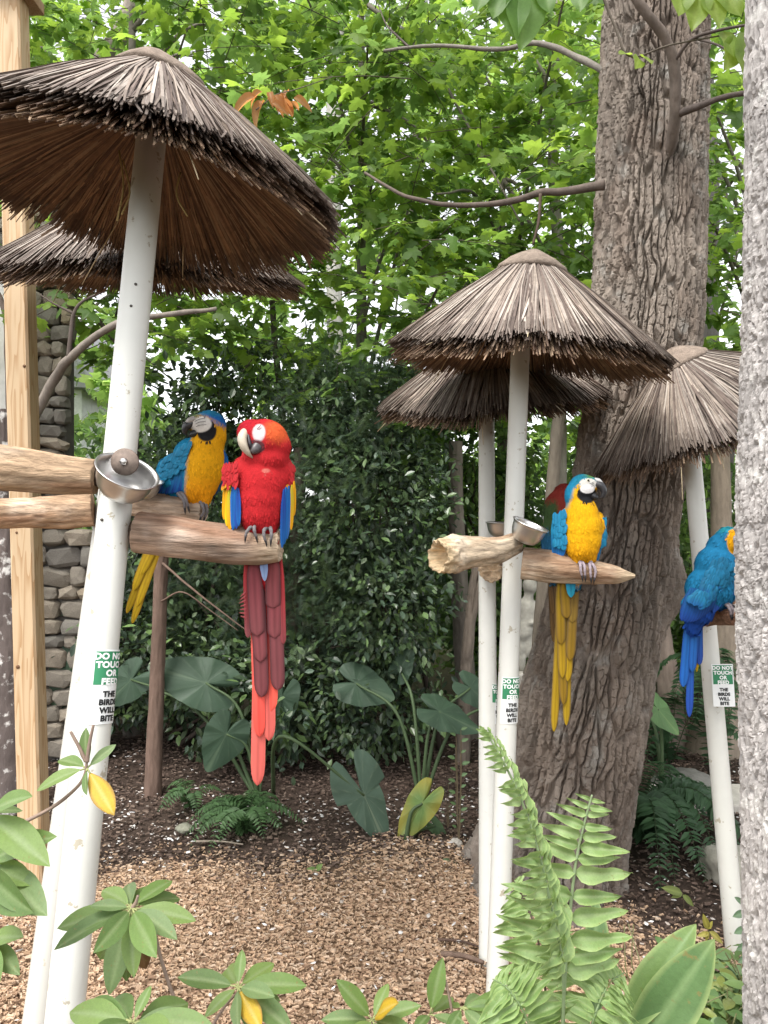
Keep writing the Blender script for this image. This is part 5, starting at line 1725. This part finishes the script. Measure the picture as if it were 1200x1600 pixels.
def frond(root, pts, n, plen, kind, up=(0, -1, .3), prof=None, ang=.25, rr=.003, c=(.18, .26, .10), sides=(-1, 1), start=.06):
    """A frond: near ones carry each leaflet as a piece of its own, small far ones are one blade."""
    o0 = root.location
    p = spline([Vector(q) - o0 for q in pts], 60)
    t, _, _ = frames(p)
    mb = MB(); tube(mb, p, np.linspace(rr, rr * .4, 60), 7, c)
    up = np.array(up, float)
    todo = []
    for i in range(n):
        s = start + (1 - start) * (i + .5) / n
        j = min(58, int(s * 59)); q = p[j]
        for sd in sides:
            side = np.cross(t[j], up); side /= np.linalg.norm(side) + 1e-9
            L = plen * (prof(s) if prof else (math.sin(math.pi * min(1, .18 + s * .82)) ** .6)) * R.uniform(.9, 1.1)
            if L < .004: continue
            dv = side * sd * math.cos(ang) + t[j] * math.sin(ang) + R.normal(0, .06, 3)
            todo.append((i + (3 if sd > 0 else 0), q, dv, L, up + R.normal(0, .12, 3)))
    if kind == 'big':
        fr = mb.build('frond', M['leaf_near'], root)
        for k, q, dv, L, un in todo:
            place_leaf(fern_leafs('big', k), fr, q, q + dv * L, un, name='leaflet')
        return fr
    lv, lf, S_, E_ = leaf_shape(1, .34, n=4, k=3, fold=.3, droop=.28, peak=.3)
    A_ = np.array([q[2] for q in todo]); B_ = np.array([q[4] for q in todo]); L_ = np.array([q[3] for q in todo])
    mb.inst(lv, lf, rots(A_, B_) * L_[:, None, None], np.array([q[1] for q in todo]), np.array(kind) * R.uniform(.75, 1.25, (len(todo), 1)))
    return mb.build('frond', M['leaf'], root)


DF = 1.30
ff = thing('sword_fern', 'tall pale green sword fern growing in front of the twin poles', 'fern', (P(880, 1600, DF).x, DF, 0))
frond(ff, [P(872, 1960, DF), P(880, 1600, DF), P(886, 1480, DF), P(898, 1360, DF), P(912, 1290, DF), P(925, 1242, DF)], 13, .102, 'big', up=(.05, -1, .25), ang=.10,
      prof=lambda s: float(np.interp(s, [0, .45, .6, .75, .88, .96, 1], [1.1, 1.1, .95, .72, .46, .34, .15])), rr=.0042, c=(.28, .36, .20), start=.30)
frond(ff, [P(868, 1960, DF - .05), P(878, 1640, DF - .06), P(880, 1520, DF - .08), P(862, 1420, DF - .10), P(838, 1320, DF - .10), P(806, 1230, DF - .10), P(768, 1158, DF - .10), P(755, 1138, DF - .09)], 34, .085, 'big', up=(.92, -.45, .25), ang=.45,
      prof=lambda s: float(np.interp(s, [0, .3, .6, .85, 1], [1.1, 1.1, .8, .40, .12])), rr=.0035, c=(.26, .34, .18), start=.30)
frond(ff, [P(850, 1960, DF + .05), P(856, 1640, DF + .06), P(846, 1500, DF + .10), P(826, 1420, DF + .15), P(800, 1372, DF + .22)], 15, .09, 'big', up=(-.35, -.8, .5), ang=.15, rr=.003, c=(.07, .05, .03), start=.35)

frond(ff, [P(860, 1960, DF - .02), P(850, 1700, DF - .05), P(826, 1600, DF - .06), P(796, 1548, DF - .05), P(770, 1530, DF - .02)], 16, .085, 'big', up=(-.3, -.6, .75), ang=.15, rr=.003, c=(.2, .28, .13), start=.35)
frond(ff, [P(900, 1960, DF + .02), P(905, 1700, DF + .0), P(925, 1600, DF - .02), P(950, 1540, DF + .02), P(975, 1520, DF + .05)], 16, .085, 'big', up=(.3, -.6, .75), ang=.15, rr=.003, c=(.2, .28, .13), start=.35)


def ginger(label, d, leaves, base):
    root = thing('broad_leaf_plant', label, 'plant', (P(base[0], base[1], d).x, d, 0))
    o0 = root.location
    for k, (bx, by, tx, ty, dz, nrm, wd) in enumerate(leaves):
        me = leaf_mesh(('ging', label[:6], k), (.10, .18, .065) if k else (.135, .22, .07), (.20, .30, .13), 1.0, wd, 'leaf_near', edge=(.32, .40, .16), n=17, k=9, seed=90 + k, fold=.22, droop=.06, peak=.55, wav=.05)
        place_leaf(me, root, P(bx, by, d) - o0, P(tx, ty, d + dz) - o0, nrm)
        mb = MB(); tube(mb, spline([Vector((0, 0, -.05)), (P(bx, by, d) - o0) * .6 + Vector((0, .02, .0)), P(bx, by, d) - o0], 10), [.005] * 10, 8, (.16, .25, .10)); mb.build('leaf_stalk', M['leaf_near'], root)
    return root


ginger('broad smooth ribbed leaves of a low plant right of the sword fern', 1.42,
       [(955, 1635, 1086, 1444, .02, (-.45, -.8, .45), .27), (965, 1690, 1114, 1473, -.05, (-.3, -.85, .5), .29), (930, 1600, 935, 1400, .10, (.25, -1, .1), .26)], (950, 1650))


def small_fern(name, label, base, n_fronds, L, h, kind=(.065, .130, .062), cat='fern', spread=(0, 6.283), n_leaf=20, plen=.09, group=None, dirs_=None, droop=.55):
    root = thing(name, label, cat, base, group)
    for k in range(n_fronds):
        a = dirs_[k] if dirs_ else R.uniform(*spread)
        ll = L * R.uniform(.75, 1.15)
        e = Vector((math.cos(a), math.sin(a), 0))
        b = Vector(base)
        frond(root, [b + Vector((0, 0, -.02)), b + e * ll * .28 + Vector((0, 0, h * R.uniform(.7, 1.0))), b + e * ll * .65 + Vector((0, 0, h * R.uniform(.75, 1.05))), b + e * ll + Vector((0, 0, h * R.uniform(.75, 1.05) - droop * ll))],
              n_leaf, plen, kind, up=(e.x * .3, e.y * .3 - .25, 1), ang=.3, rr=.003, c=(.05, .09, .035))
    return root


b = GP(1030, 1318)
small_fern('sword_fern', 'dark green fern with arching fronds between massive trunk and far right pole', (b.x - .08, b.y + .05, 0), 17, .58, .29, n_leaf=42, plen=.09, dirs_=[rad(q) for q in (-10, 12, -32, -55, -75, -100, -125, 195, 160, 25, -5, -45, -90, -20, 50, 100, 5)])
b = GP(1075, 1225)
small_fern('sword_fern', 'dark fern clump behind the concrete bench', (b.x, b.y + .3, 0), 9, .6, .45, n_leaf=32, plen=.10)
b = GP(1170, 1255)
small_fern('sword_fern', 'upright dark fern beside the pale trunk behind the far right pole', (b.x, b.y + .4, 0), 9, .5, .75, n_leaf=34, plen=.10)
b = GP(385, 1298)
small_fern('feathery_plant', 'low feathery green plant on the mulch below the red tail', (b.x, b.y, 0), 30, .29, .14, kind=(.11, .20, .085), n_leaf=20, plen=.055, cat='plant', droop=.35)
b = GP(300, 1262)
small_fern('feathery_plant', 'small feathery tuft left of the low feathery plant', (b.x, b.y, 0), 8, .2, .12, kind=(.11, .20, .085), n_leaf=15, plen=.045, cat='plant', droop=.3)


# ------------------------------------------------------------------ elephant ears
def ear_leaf(root, attach, tip, width, normal, c=(.046, .082, .050), rib=(.085, .13, .08), cup=.10, lobes=1.0, seed=0, yellow=None):
    o0 = root.location
    at_, tp_ = np.array(attach - o0), np.array(tip - o0)
    L = np.linalg.norm(tp_ - at_)
    na, nrg = 108, 9
    v, cc = [(0, 0, 0)], [rib]
    r_ = np.random.default_rng(seed)
    ph = r_.uniform(0, 6, 4)
    for g_ in range(1, nrg + 1):
        q = g_ / nrg
        for j in range(na):
            a = -math.pi + 2 * math.pi * (j + .5) / na               # 0 = towards the tip
            aa = abs(a)
            # heart outline: pointed tip, wide shoulders, two rear lobes with a notch
            ro = float(np.interp(aa, [0, .10, .30, .7, 1.15, 1.6, 2.0, 2.45, 2.78, 2.98, 3.1416], [1.0, .94, .78, .62, .55, .54, .57, .60, .54, .26, .08]))
            if aa > 1.6: ro *= lobes if aa < 2.9 else 1
            rr = ro * L * q
            x = math.sin(a) * rr * width; y = math.cos(a) * rr
            vein = abs(((aa * 2.1 + .30 * q) % 1.0) - .5)
            z = cup * L * (q * q) * (math.cos(a) * .3 - .45) + .020 * L * math.sin(a * 7 + ph[0]) * q * q + .008 * L * (1 - min(1, vein * 5)) * q
            v.append((x, y, z))
            isr = 1.0 if (aa < .045 or aa > 3.1) else (.55 * max(0, 1 - vein * 16))
            base_c = np.array(c) * (1 + .12 * math.sin(a * 5 + ph[1]) * q)
            if yellow is not None:
                kq = max(0, min(1, q * 1.2 - .35 + .3 * math.sin(a * 3 + ph[2])))
                base_c = base_c * (1 - kq) + np.array(yellow) * kq
            cc.append(base_c * (1 - isr) + np.array(rib) * isr)
    f3 = [[0, 1 + j, 1 + (j + 1) % na] for j in range(na)]
    f4 = [[1 + (g_ - 1) * na + j, 1 + g_ * na + j, 1 + g_ * na + (j + 1) % na, 1 + (g_ - 1) * na + (j + 1) % na] for g_ in range(1, nrg) for j in range(na)]
    m3 = rot_to(tp_ - at_, normal)
    mb = MB(); mb.add(np.array(v) @ m3.T + at_, f3 + f4, np.array(cc))
    return mb.build('leaf', M['taro'], root)


def elephant_ear(label, base_px, leaves, dshift=0):
    b = GP(*base_px)
    root = thing('elephant_ear_plant', label, 'plant', (b.x, b.y + dshift, 0), 'elephant ears in front of the bushes')
    o0 = root.location
    for k, lf in enumerate(leaves):
        ax, ay, tx, ty, dd, w, nrm = lf[:7]
        kw = lf[7] if len(lf) > 7 else {}
        d = o0.y + dd
        tipd = kw.pop('td', 0)
        via = kw.pop('via', None)
        ear_leaf(root, P(ax, ay, d), P(tx, ty, d + tipd), w, nrm, seed=k, **kw)
        q = P(ax, ay, d) - o0
        mid = (P(via[0], via[1], d) - o0) if via else Vector((q.x * .35, q.y * .4, q.z * .75))
        mb = MB(); pts = spline([Vector((0, 0, -.04)), mid, q], 18)
        tube(mb, pts, np.linspace(.013, .006, 18), 9, (.085, .13, .06)); mb.build('leaf_stalk', M['taro'], root)
    return root


elephant_ear('elephant ear with two big heart leaves left of the red tail', (404, 1240),
             [(322, 1067, 229, 1040, .1, .80, (.10, -.85, .5)), (354, 1147, 322, 1207, -.05, .95, (.25, -.9, .35), dict(lobes=.95)), (440, 1090, 425, 1155, .25, .8, (-.2, -.8, .5)), (205, 1062, 160, 1105, .35, .9, (.2, -.8, .5)), (110, 1045, 82, 1105, .6, .9, (.2, -.85, .4))])
elephant_ear('elephant ear with drooping torn leaf on a long arched stalk', (425, 1236),
             [(569, 1243, 606, 1326, -.72, .62, (.35, -.9, .2), dict(via=(440, 1150), lobes=1.45, c=(.085, .135, .095), rib=(.17, .22, .15)))], .04)
elephant_ear('elephant ear with three spreading leaves beside the twin poles', (660, 1262),
             [(557, 1068, 618, 1092, .25, 1.0, (-.1, -.75, .65)), (625, 1046, 646, 1010, .35, .9, (-.2, -.7, .7)), (688, 1112, 752, 1144, .05, .85, (.3, -.6, .75)), (735, 1075, 775, 1110, .3, .9, (.1, -.7, .7)), (800, 1090, 830, 1130, .25, .8, (.1, -.7, .7))], .1)
elephant_ear('low elephant ear leaf turning yellow on the mulch', (632, 1318),
             [(660, 1255, 620, 1318, .02, .62, (-.25, -.9, .35), dict(c=(.13, .215, .06), rib=(.24, .30, .10), yellow=(.28, .26, .05))), (680, 1290, 700, 1312, .10, .8, (.1, -.6, .8), dict(c=(.08, .14, .06)))])
elephant_ear('small bright heart leaf beside the massive trunk, right side', (1035, 1235),
             [(1028, 1108, 1062, 1148, -.1, .85, (.1, -.7, .7), dict(c=(.10, .19, .07), rib=(.16, .26, .10))), (1008, 1112, 1012, 1140, .1, .8, (.1, -.8, .5), dict(c=(.09, .17, .07)))])

# ------------------------------------------------------------------ small sprigs and ground cover
mb = MB(); R2 = np.random.default_rng(77)
n = 1500
cx_ = R2.uniform(.62, 1.5, n); cy_ = R2.uniform(1.75, 2.62, n)
kp = (cx_ > .40 * cy_ - .05) & (cx_ < .56 * cy_); cx_, cy_ = cx_[kp], cy_[kp]; n = len(cx_)
hh = R2.uniform(.02, .24, n) * (1 - .5 * np.clip((cy_ - 2.2) / .4, 0, 1))
a_ = R2.uniform(0, 6.283, n)
Aa = np.stack([np.cos(a_), np.sin(a_), R2.normal(-.1, .3, n)], axis=1); Bb = np.stack([R2.normal(0, .35, n), R2.normal(-.25, .35, n), np.ones(n)], axis=1)
lv, lf_, S_, E_ = leaf_shape(1, .42, n=6, k=3, fold=.3, droop=.2, peak=.45)
mb.inst(lv, lf_, rots(Aa, Bb) * R2.uniform(.05, .10, n)[:, None, None], np.stack([cx_, cy_, hh], axis=1), leaf_cols(n, [(.11, .19, .06), (.14, .24, .08), (.09, .16, .055), (.17, .26, .09), (.22, .26, .07)]))
for k in range(60):
    x0, y0 = R2.uniform(.75, 1.25), R2.uniform(1.8, 2.5)
    tube(mb, spline([(x0, y0, 0), (x0 + R2.normal(0, .04), y0, .12), (x0 + R2.normal(0, .09), y0 + R2.normal(0, .05), .26)], 6), [.002] * 6, 4, (.20, .20, .09), caps=False)
o = mb.build('ground_cover', M['leaf_near'], smooth=True)
tag(o, 'leafy green ground cover filling the bottom right corner', 'ground cover', kind='stuff')


def sprig(name, label, base, tips, d, c, stem_c=(.14, .11, .07), W=.4, cat='plant'):
    b = P(*base, d)
    gz_ = float(ground_z(np.array([b.x]), np.array([b.y]))[0])
    root = thing(name, label, cat, (b.x, d, gz_))
    o0 = root.location
    for k, (ax, ay, tx, ty) in enumerate(tips):
        me = leaf_mesh((name, label[:9], k % 3), np.array(c) * (.9 + .1 * (k % 3)), np.array(c) * 1.4, 1.0, W, 'leaf_near', n=7, k=5, seed=k, fold=.25, droop=.15)
        place_leaf(me, root, P(ax, ay, d) - o0, P(tx, ty, d - .01) - o0, (R.normal(0, .2), -.8, .6))
        mb = MB(); tube(mb, spline([Vector((0, 0, -.01)), (P(ax, ay, d) - o0) * .6 + Vector((.004, 0, 0)), P(ax, ay, d) - o0], 7), [.0016] * 7, 5, stem_c, caps=False); mb.build('stem', M['bark_thin'], root)
    return root


sprig('seedling', 'yellowing seedling on dark mulch under the far right pole', (1112, 1505), [(1106, 1452, 1100, 1430), (1106, 1452, 1113, 1440), (1106, 1454, 1104, 1472), (1108, 1455, 1132, 1474), (1108, 1458, 1090, 1462)], 2.72, (.30, .27, .06))
sprig('seedling', 'small seedling with one yellow leaf near the trunk foot', (1068, 1418), [(1066, 1396, 1036, 1386), (1066, 1398, 1086, 1416), (1066, 1396, 1050, 1402)], 3.1, (.16, .20, .05))
sprig('seedling', 'tiny two leaved seedling alone on the wood chip edge', (494, 1366), [(494, 1360, 480, 1357), (494, 1360, 503, 1350), (494, 1361, 496, 1366)], 3.4, (.14, .22, .06), W=.6)
sprig('seedling', 'tiny seedling on mulch left of the massive trunk root', (705, 1350), [(704, 1346, 692, 1342), (704, 1345, 716, 1352), (705, 1345, 712, 1358)], 3.48, (.12, .17, .09), W=.5)
sprig('vine_sprig', 'drooping sprig of rounded green leaves hanging against the far right pole', (1175, 1560),
      [(1165, 1425, 1146, 1432), (1166, 1430, 1176, 1408), (1166, 1450, 1148, 1458), (1170, 1446, 1184, 1430), (1170, 1475, 1152, 1484), (1172, 1495, 1154, 1504), (1174, 1520, 1160, 1530), (1160, 1412, 1150, 1402)], 2.2, (.13, .21, .12), W=.5)
sprig('tall_weed', 'slender weed with tiny leaves left of the twin poles', (716, 1325), [(716 + dx * .3, y_, 716 + dx, y_ - 4) for y_, dx in zip(range(1140, 1300, 9), [14, -12, 16, -15, 12, -16, 18, -12, 14, -15, 12, -14, 10, -12, 14, -10, 9, -9])], 3.7, (.10, .17, .07), W=.5)
sprig('tall_weed', 'thin grey weed on the mulch beside the yellowing elephant ear', (700, 1318), [(698 + dx * .3, y_, 698 + dx, y_ - 3) for y_, dx in zip(range(1225, 1300, 9), [8, -8, 10, -9, 8, -10, 9, -7, 8])], 3.9, (.13, .15, .10), W=.35)

# leaves that hang into the top of the picture
nb = thing('beech_branch', 'large toothed beech leaves hanging into the top edge above the roofs', 'branch', P(1080, -60, 2.2))
for k, (ax, ay, tx, ty, c) in enumerate([(800, -30, 806, 52, 0), (822, -30, 818, 70, 0), (790, -20, 770, 22, 0), (845, -30, 860, 15, 0), (1090, -25, 1086, 40, 1), (1104, -20, 1128, 36, 1), (1075, -30, 1062, 18, 1), (1130, 50, 1150, 84, 1), (1150, 60, 1138, 105, 1), (1165, 50, 1172, 125, 1), (985, 86, 968, 80, 1), (1002, 88, 1020, 96, 1), (998, 90, 996, 104, 1), (760, -30, 745, 12, 0), (912, -30, 905, 12, 0), (1120, -20, 1160, 20, 1)]):
    me = leaf_mesh(('beech', k % 4, c), [(.13, .24, .06), (.24, .34, .07)][c], [(.18, .30, .09), (.32, .42, .12)][c], 1.0, .55, 'leaf', n=11, k=7, seed=k % 4, fold=.25, droop=.1, peak=.42, wav=.05)
    place_leaf(me, nb, P(ax, ay, 2.2) - nb.location, P(tx, ty, 2.15) - nb.location, (R.normal(0, .3), -1, .35))
mb = MB()
branch(mb, [P(740, -60, 2.2) - nb.location, P(860, -35, 2.2) - nb.location, P(1000, -40, 2.2) - nb.location, P(1180, -30, 2.2) - nb.location], .006, .004, 6, (.12, .10, .08), seed=2)
branch(mb, [P(930, -40, 2.2) - nb.location, P(960, 40, 2.2) - nb.location, P(985, 88, 2.2) - nb.location, P(1050, 70, 2.2) - nb.location, P(1150, 52, 2.2) - nb.location], .004, .002, 6, (.12, .10, .08), seed=4)
mb.build('twig', M['bark_thin'], nb)
dl = thing('withered_spray', 'withered orange brown leaves hanging in the maple right of the largest roof', 'leaves', P(432, 150, 3.4))
for k in range(16):
    a = P(402 + 3.8 * k, 152 + 9 * math.sin(k * 2.3), 3.4 + .03 * math.sin(k * 5)) - dl.location
    place_leaf(leaf_mesh(('dead', k % 3), (.42, .22, .09), (.5, .3, .14), 1.0, .42, 'leaf', n=7, k=5, seed=k % 3, fold=.9, droop=.5), dl, a, a + Vector((R.normal(0, .05), R.normal(0, .03), -.05 + R.normal(0, .03))), (R.normal(0, .4), -1, .3))
mb = MB(); branch(mb, [P(400, 172, 3.4) - dl.location, P(432, 148, 3.4) - dl.location, P(462, 140, 3.4) - dl.location, P(520, 120, 3.5) - dl.location], .003, .002, 5, (.12, .1, .08)); mb.build('twig', M['bark_thin'], dl)
# ------------------------------------------------------------------ stone corner of the house at left
DW = 5.0
sw = thing('stone_wall', 'rough grey fieldstone wall end behind the timber post at left', 'wall', (P(40, 1260, DW).x, DW, 0))
sw['kind'] = 'thing'
o0 = sw.location
mb = MB()
xl, xr = P(-120, 0, DW).x - o0.x, P(96, 0, DW).x - o0.x
zt = P(0, 250, DW).z
box(mb, (xl, .06, -.1), (xr, .22, zt), (.11, .10, .09), .02)
xr2 = P(150, 0, DW).x - o0.x
zt2 = P(0, 835, DW).z
box(mb, (xl, .05, -.1), (xr2, .24, zt2), (.11, .10, .09), .02)
mb.build('mortar_core', M['stone'], sw, smooth=False)
STONES = []
for k in range(10):
    r_ = np.random.default_rng(300 + k)
    bm = bmesh.new()
    bmesh.ops.create_icosphere(bm, subdivisions=2, radius=1.0)
    for q in bm.verts:
        c = np.sign(np.array(q.co)) * np.abs(np.array(q.co)) ** .55
        q.co = Vector(c * (1 + .16 * r_.normal(0, 1, 3) * .6))
    mb = MB(); add_bm(mb, bm, np.array([(.26, .23, .19), (.21, .195, .17), (.31, .265, .21), (.18, .165, .145), (.28, .23, .17)][k % 5]))
    me = mb.mesh('stone', False); me.materials.append(M['stone']); STONES.append(me)
rs = np.random.default_rng(17)
z = 0.03
count = 0
while z < zt - .05:
    hgt = rs.uniform(.07, .14)
    right = (xr2 if z < zt2 - .06 else xr) + rs.normal(0, .02)
    x = xl - rs.uniform(0, .1)
    while x < right:
        w = rs.uniform(.09, .24)
        if x + w > right + .05: w = max(.08, right - x + .02)
        px_ = (x + w / 2 + o0.x) / (DW) * F + 600
        if px_ > -30:
            o = link('stone', STONES[rs.integers(0, 10)], None, sw)
            o.location = (x + w / 2, .055 - rs.uniform(0, .03), z + hgt / 2)
            o.scale = (w * .52, .07, hgt * .52)
            o.rotation_euler = (rs.normal(0, .08), rs.normal(0, .10), rs.normal(0, .1))
            count += 1
        x += w + .006
    z += hgt + .004
# pale rendered panel of the house beside the stones
hp = thing('house_wall', 'pale rendered house wall panel at left edge behind the timber post', 'wall', (P(-20, 700, 4.75).x, 4.75, 0))
hp['kind'] = 'thing'
mb = MB()
za, zb = P(0, 738, 4.75).z, P(0, 425, 4.75).z
box(mb, (-.6, 0, za), (P(17, 0, 4.75).x - hp.location.x, .1, zb), (.55, .54, .51), .01)
mb.build('panel', M['plain'], hp, smooth=False)
mb = MB(); box(mb, (-.6, .02, 0), (P(12, 0, 4.75).x - hp.location.x, .12, za - .003), (.30, .28, .25), .01); mb.build('plinth', M['stone'], hp, smooth=False)
mb = MB(); box(mb, (-.6, -.03, zb + .003), (P(24, 0, 4.75).x - hp.location.x, .12, zb + .14), (.14, .10, .08), .01); mb.build('lintel', M['timber'], hp, smooth=False)
# vine stem climbing it
vn = thing('climbing_vine', 'woody vine stem climbing the pale panel beside the timber post', 'vine', (P(20, 1200, 4.6).x, 4.6, 0))
mb = MB()
branch(mb, [Vector((0, 0, -.05)), P(18, 900, 4.62) - vn.location, P(15, 700, 4.62) - vn.location, P(12, 560, 4.62) - vn.location, P(5, 480, 4.62) - vn.location, P(-20, 430, 4.62) - vn.location], .022, .016, 8, (.13, .10, .085), m=40, seed=3)
mb.build('stem', M['bark_thin'], vn)
# leaning branch in front of the stones
lb = thing('leaning_branch', 'grey forked branch leaning across the stone wall and left pole', 'branch', P(60, 640, 4.3))
mb = MB(); o1 = lb.location
branch(mb, [P(40, 680, 4.4) - o1, P(80, 600, 4.3) - o1, P(112, 556, 4.2) - o1, P(150, 525, 4.15) - o1, P(200, 500, 4.1) - o1, P(260, 492, 4.1) - o1, P(340, 482, 4.2) - o1], .030, .012, 9, (.21, .18, .155), m=40, seed=8)
branch(mb, [P(108, 560, 4.2) - o1, P(112, 520, 4.2) - o1, P(116, 490, 4.2) - o1, P(130, 470, 4.2) - o1, P(165, 455, 4.2) - o1], .014, .006, 7, (.10, .08, .07), seed=18)
branch(mb, [P(115, 490, 4.2) - o1, P(85, 475, 4.2) - o1, P(62, 460, 4.2) - o1], .009, .004, 6, (.10, .08, .07), seed=19)
mb.build('branch', M['bark_thin'], lb)

# white house far behind
wh = thing('white_house', 'white gabled house far behind the stone wall at left', 'house', (P(95, 800, 14).x, 14, float(ground_z(np.array([0.]), np.array([14.]))[0])))
o2 = wh.location
xa, xb = P(-60, 0, 14).x - o2.x, P(128, 0, 14).x - o2.x
zt_ = P(0, 590, 14).z - o2.z
mb = MB(); box(mb, (xa, 0, -.3), (xb, 4, zt_), (.78, .78, .78), .02); mb.build('wall', M['plain'], wh, smooth=False)
zr = P(0, 545, 14).z - o2.z
mb = MB()
xm = P(60, 0, 14).x - o2.x
v = [(xa - .2, -.3, zt_ - .1), (xb + .35, -.3, zt_ - .25), (xm, -.3, zr + 1.0), (xa - .2, 4.3, zt_ - .1), (xb + .35, 4.3, zt_ - .25), (xm, 4.3, zr + 1.0)]
mb.add(np.array(v), [[1, 2, 5, 4], [0, 3, 5, 2], [0, 2, 1], [3, 4, 5], [0, 1, 4, 3]], (.30, .30, .31)); rf = mb.build('roof', M['plain'], wh, smooth=False)
mb = MB(); box(mb, (xb + .26, -.36, zt_ - .33), (xb + .42, 4.3, zt_ - .2), (.7, .7, .7), .02); mb.build('gutter', M['plain'], rf, smooth=False)
mb = MB(); box(mb, (xb - .9, -.03, zt_ - 1.9), (xb - .35, .02, zt_ - .7), (.08, .09, .10), .01); wd = mb.build('window', M['steel'], wh, smooth=False)
mb = MB(); box(mb, (xb - .64, -.05, zt_ - 1.9), (xb - .60, -.02, zt_ - .7), (.7, .7, .7), .005); mb.build('frame_bar', M['plain'], wd, smooth=False)

# ------------------------------------------------------------------ concrete bench, rock, statue
DB = 4.25
bz = P(0, 1240, DB).z
bn = thing('stone_bench', 'low pale concrete bench half hidden behind the fern at right', 'bench', (P(1120, 1300, DB).x, DB, 0))
mb = MB(); box(mb, (P(1030, 0, DB).x - bn.location.x, -.17, bz - .055), (P(1240, 0, DB).x - bn.location.x, .17, bz), (.46, .43, .38), .012); mb.build('seat', M['stone'], bn, smooth=False)
mb = MB(); box(mb, (P(1036, 0, DB).x - bn.location.x, -.14, bz - .085), (P(1234, 0, DB).x - bn.location.x, .14, bz - .058), (.42, .39, .35), .008); mb.build('seat_moulding', M['stone'], bn, smooth=False)
for px_ in (1050, 1160, 1225):
    x = P(px_, 0, DB).x - bn.location.x
    mb = MB(); box(mb, (x - .05, -.12, -.04), (x + .05, .12, bz - .088), (.38, .36, .32), .02); mb.build('leg', M['stone'], bn, smooth=False)


def rock(label, px, py, size, c, seed):
    b = GP(px, py)
    bm = bmesh.new(); bmesh.ops.create_icosphere(bm, subdivisions=4, radius=1.0)
    v = np.array([q.co[:] for q in bm.verts])
    d = 1 + .35 * fbm(v * 1.6, 4, seed)
    for q, k in zip(bm.verts, d):
        q.co = Vector((q.co.x * size[0] * k, q.co.y * size[1] * k, q.co.z * size[2] * k))
    mb = MB(); add_bm(mb, bm, c)
    o = mb.build('rock', M['stone'], None, loc=(b.x, b.y, size[2] * .3))
    return tag(o, label, 'rock')


rock('flat pale lichened rock at the foot of the far right pole', 1158, 1372, (.16, .22, .10), (.36, .34, .29), 5)
rock('mossy pale stone beside the feathery plant left of centre', 288, 1296, (.045, .035, .022), (.22, .22, .17), 6)
rock('grey boulder under leaves between massive trunk and bench', 1072, 1236, (.20, .16, .10), (.15, .145, .13), 7)
rock('small pale stone on the mulch beside the tall weed', 712, 1322, (.035, .03, .03), (.40, .37, .33), 8)

# white statue half hidden behind the pole and grey trunk
DS = 5.3
st = thing('garden_statue', 'weathered white stone figure statue half hidden behind the cream pole', 'statue', (P(822, 1190, DS).x, DS, 0))
S = DS / F


def sp(u, v, w=0): return Vector(((u - 822) * S, -w * S, H + (HOR - v) * S))


bm = bmesh.new()
for c, r in [((828, 915), (12, 15, 12)), ((826, 932), (8, 14, 8)), ((822, 960), (17, 28, 12)), ((819, 982), (16, 26, 12)), ((830, 972), (14, 6, 15)), ((836, 958), (6, 20, 7)), ((808, 958), (6, 20, 7)), ((816, 990), (16, 14, 13)), ((826, 1003), (10, 24, 10)), ((812, 1006), (9, 24, 10)), ((834, 1030), (8, 18, 8)), ((814, 1032), (8, 18, 8))]:
    bmesh.ops.create_icosphere(bm, subdivisions=3, radius=1.0, matrix=Matrix.Translation(sp(*c)) @ Matrix.Diagonal((r[0] * S, r[2] * S, r[1] * S, 1)))
me = bpy.data.meshes.new('figure'); bm.to_mesh(me); bm.free()
ot = bpy.data.objects.new('figure', me); col.objects.link(ot)
md = ot.modifiers.new('r', 'REMESH'); md.mode = 'VOXEL'; md.voxel_size = 2.0 * S
sm = ot.modifiers.new('s', 'SMOOTH'); sm.factor = .5; sm.iterations = 10
me2 = bpy.data.meshes.new_from_object(ot.evaluated_get(bpy.context.evaluated_depsgraph_get()))
bpy.data.objects.remove(ot)
v = np.empty(len(me2.vertices) * 3, np.float32); me2.vertices.foreach_get('co', v); v = v.reshape(-1, 3)
at_c = me2.attributes.new('Col', 'FLOAT_COLOR', 'POINT')
cc = np.array([.36, .345, .30]) * (1 + .6 * fbm(v * 14, 4, 3)[:, None])
at_c.data.foreach_set('color', np.concatenate([np.clip(cc, 0, 1), np.ones((len(v), 1))], axis=1).astype(np.float32).ravel())
me2.shade_smooth(); me2.name = 'figure'
link('figure', me2, M['stone'], st)
mb = MB(); q = sp(820, 1048)
box(mb, (q.x - .10, -.10, .0), (q.x + .11, .12, q.z), (.36, .34, .30), .015); mb.build('plinth', M['stone'], st, smooth=False)
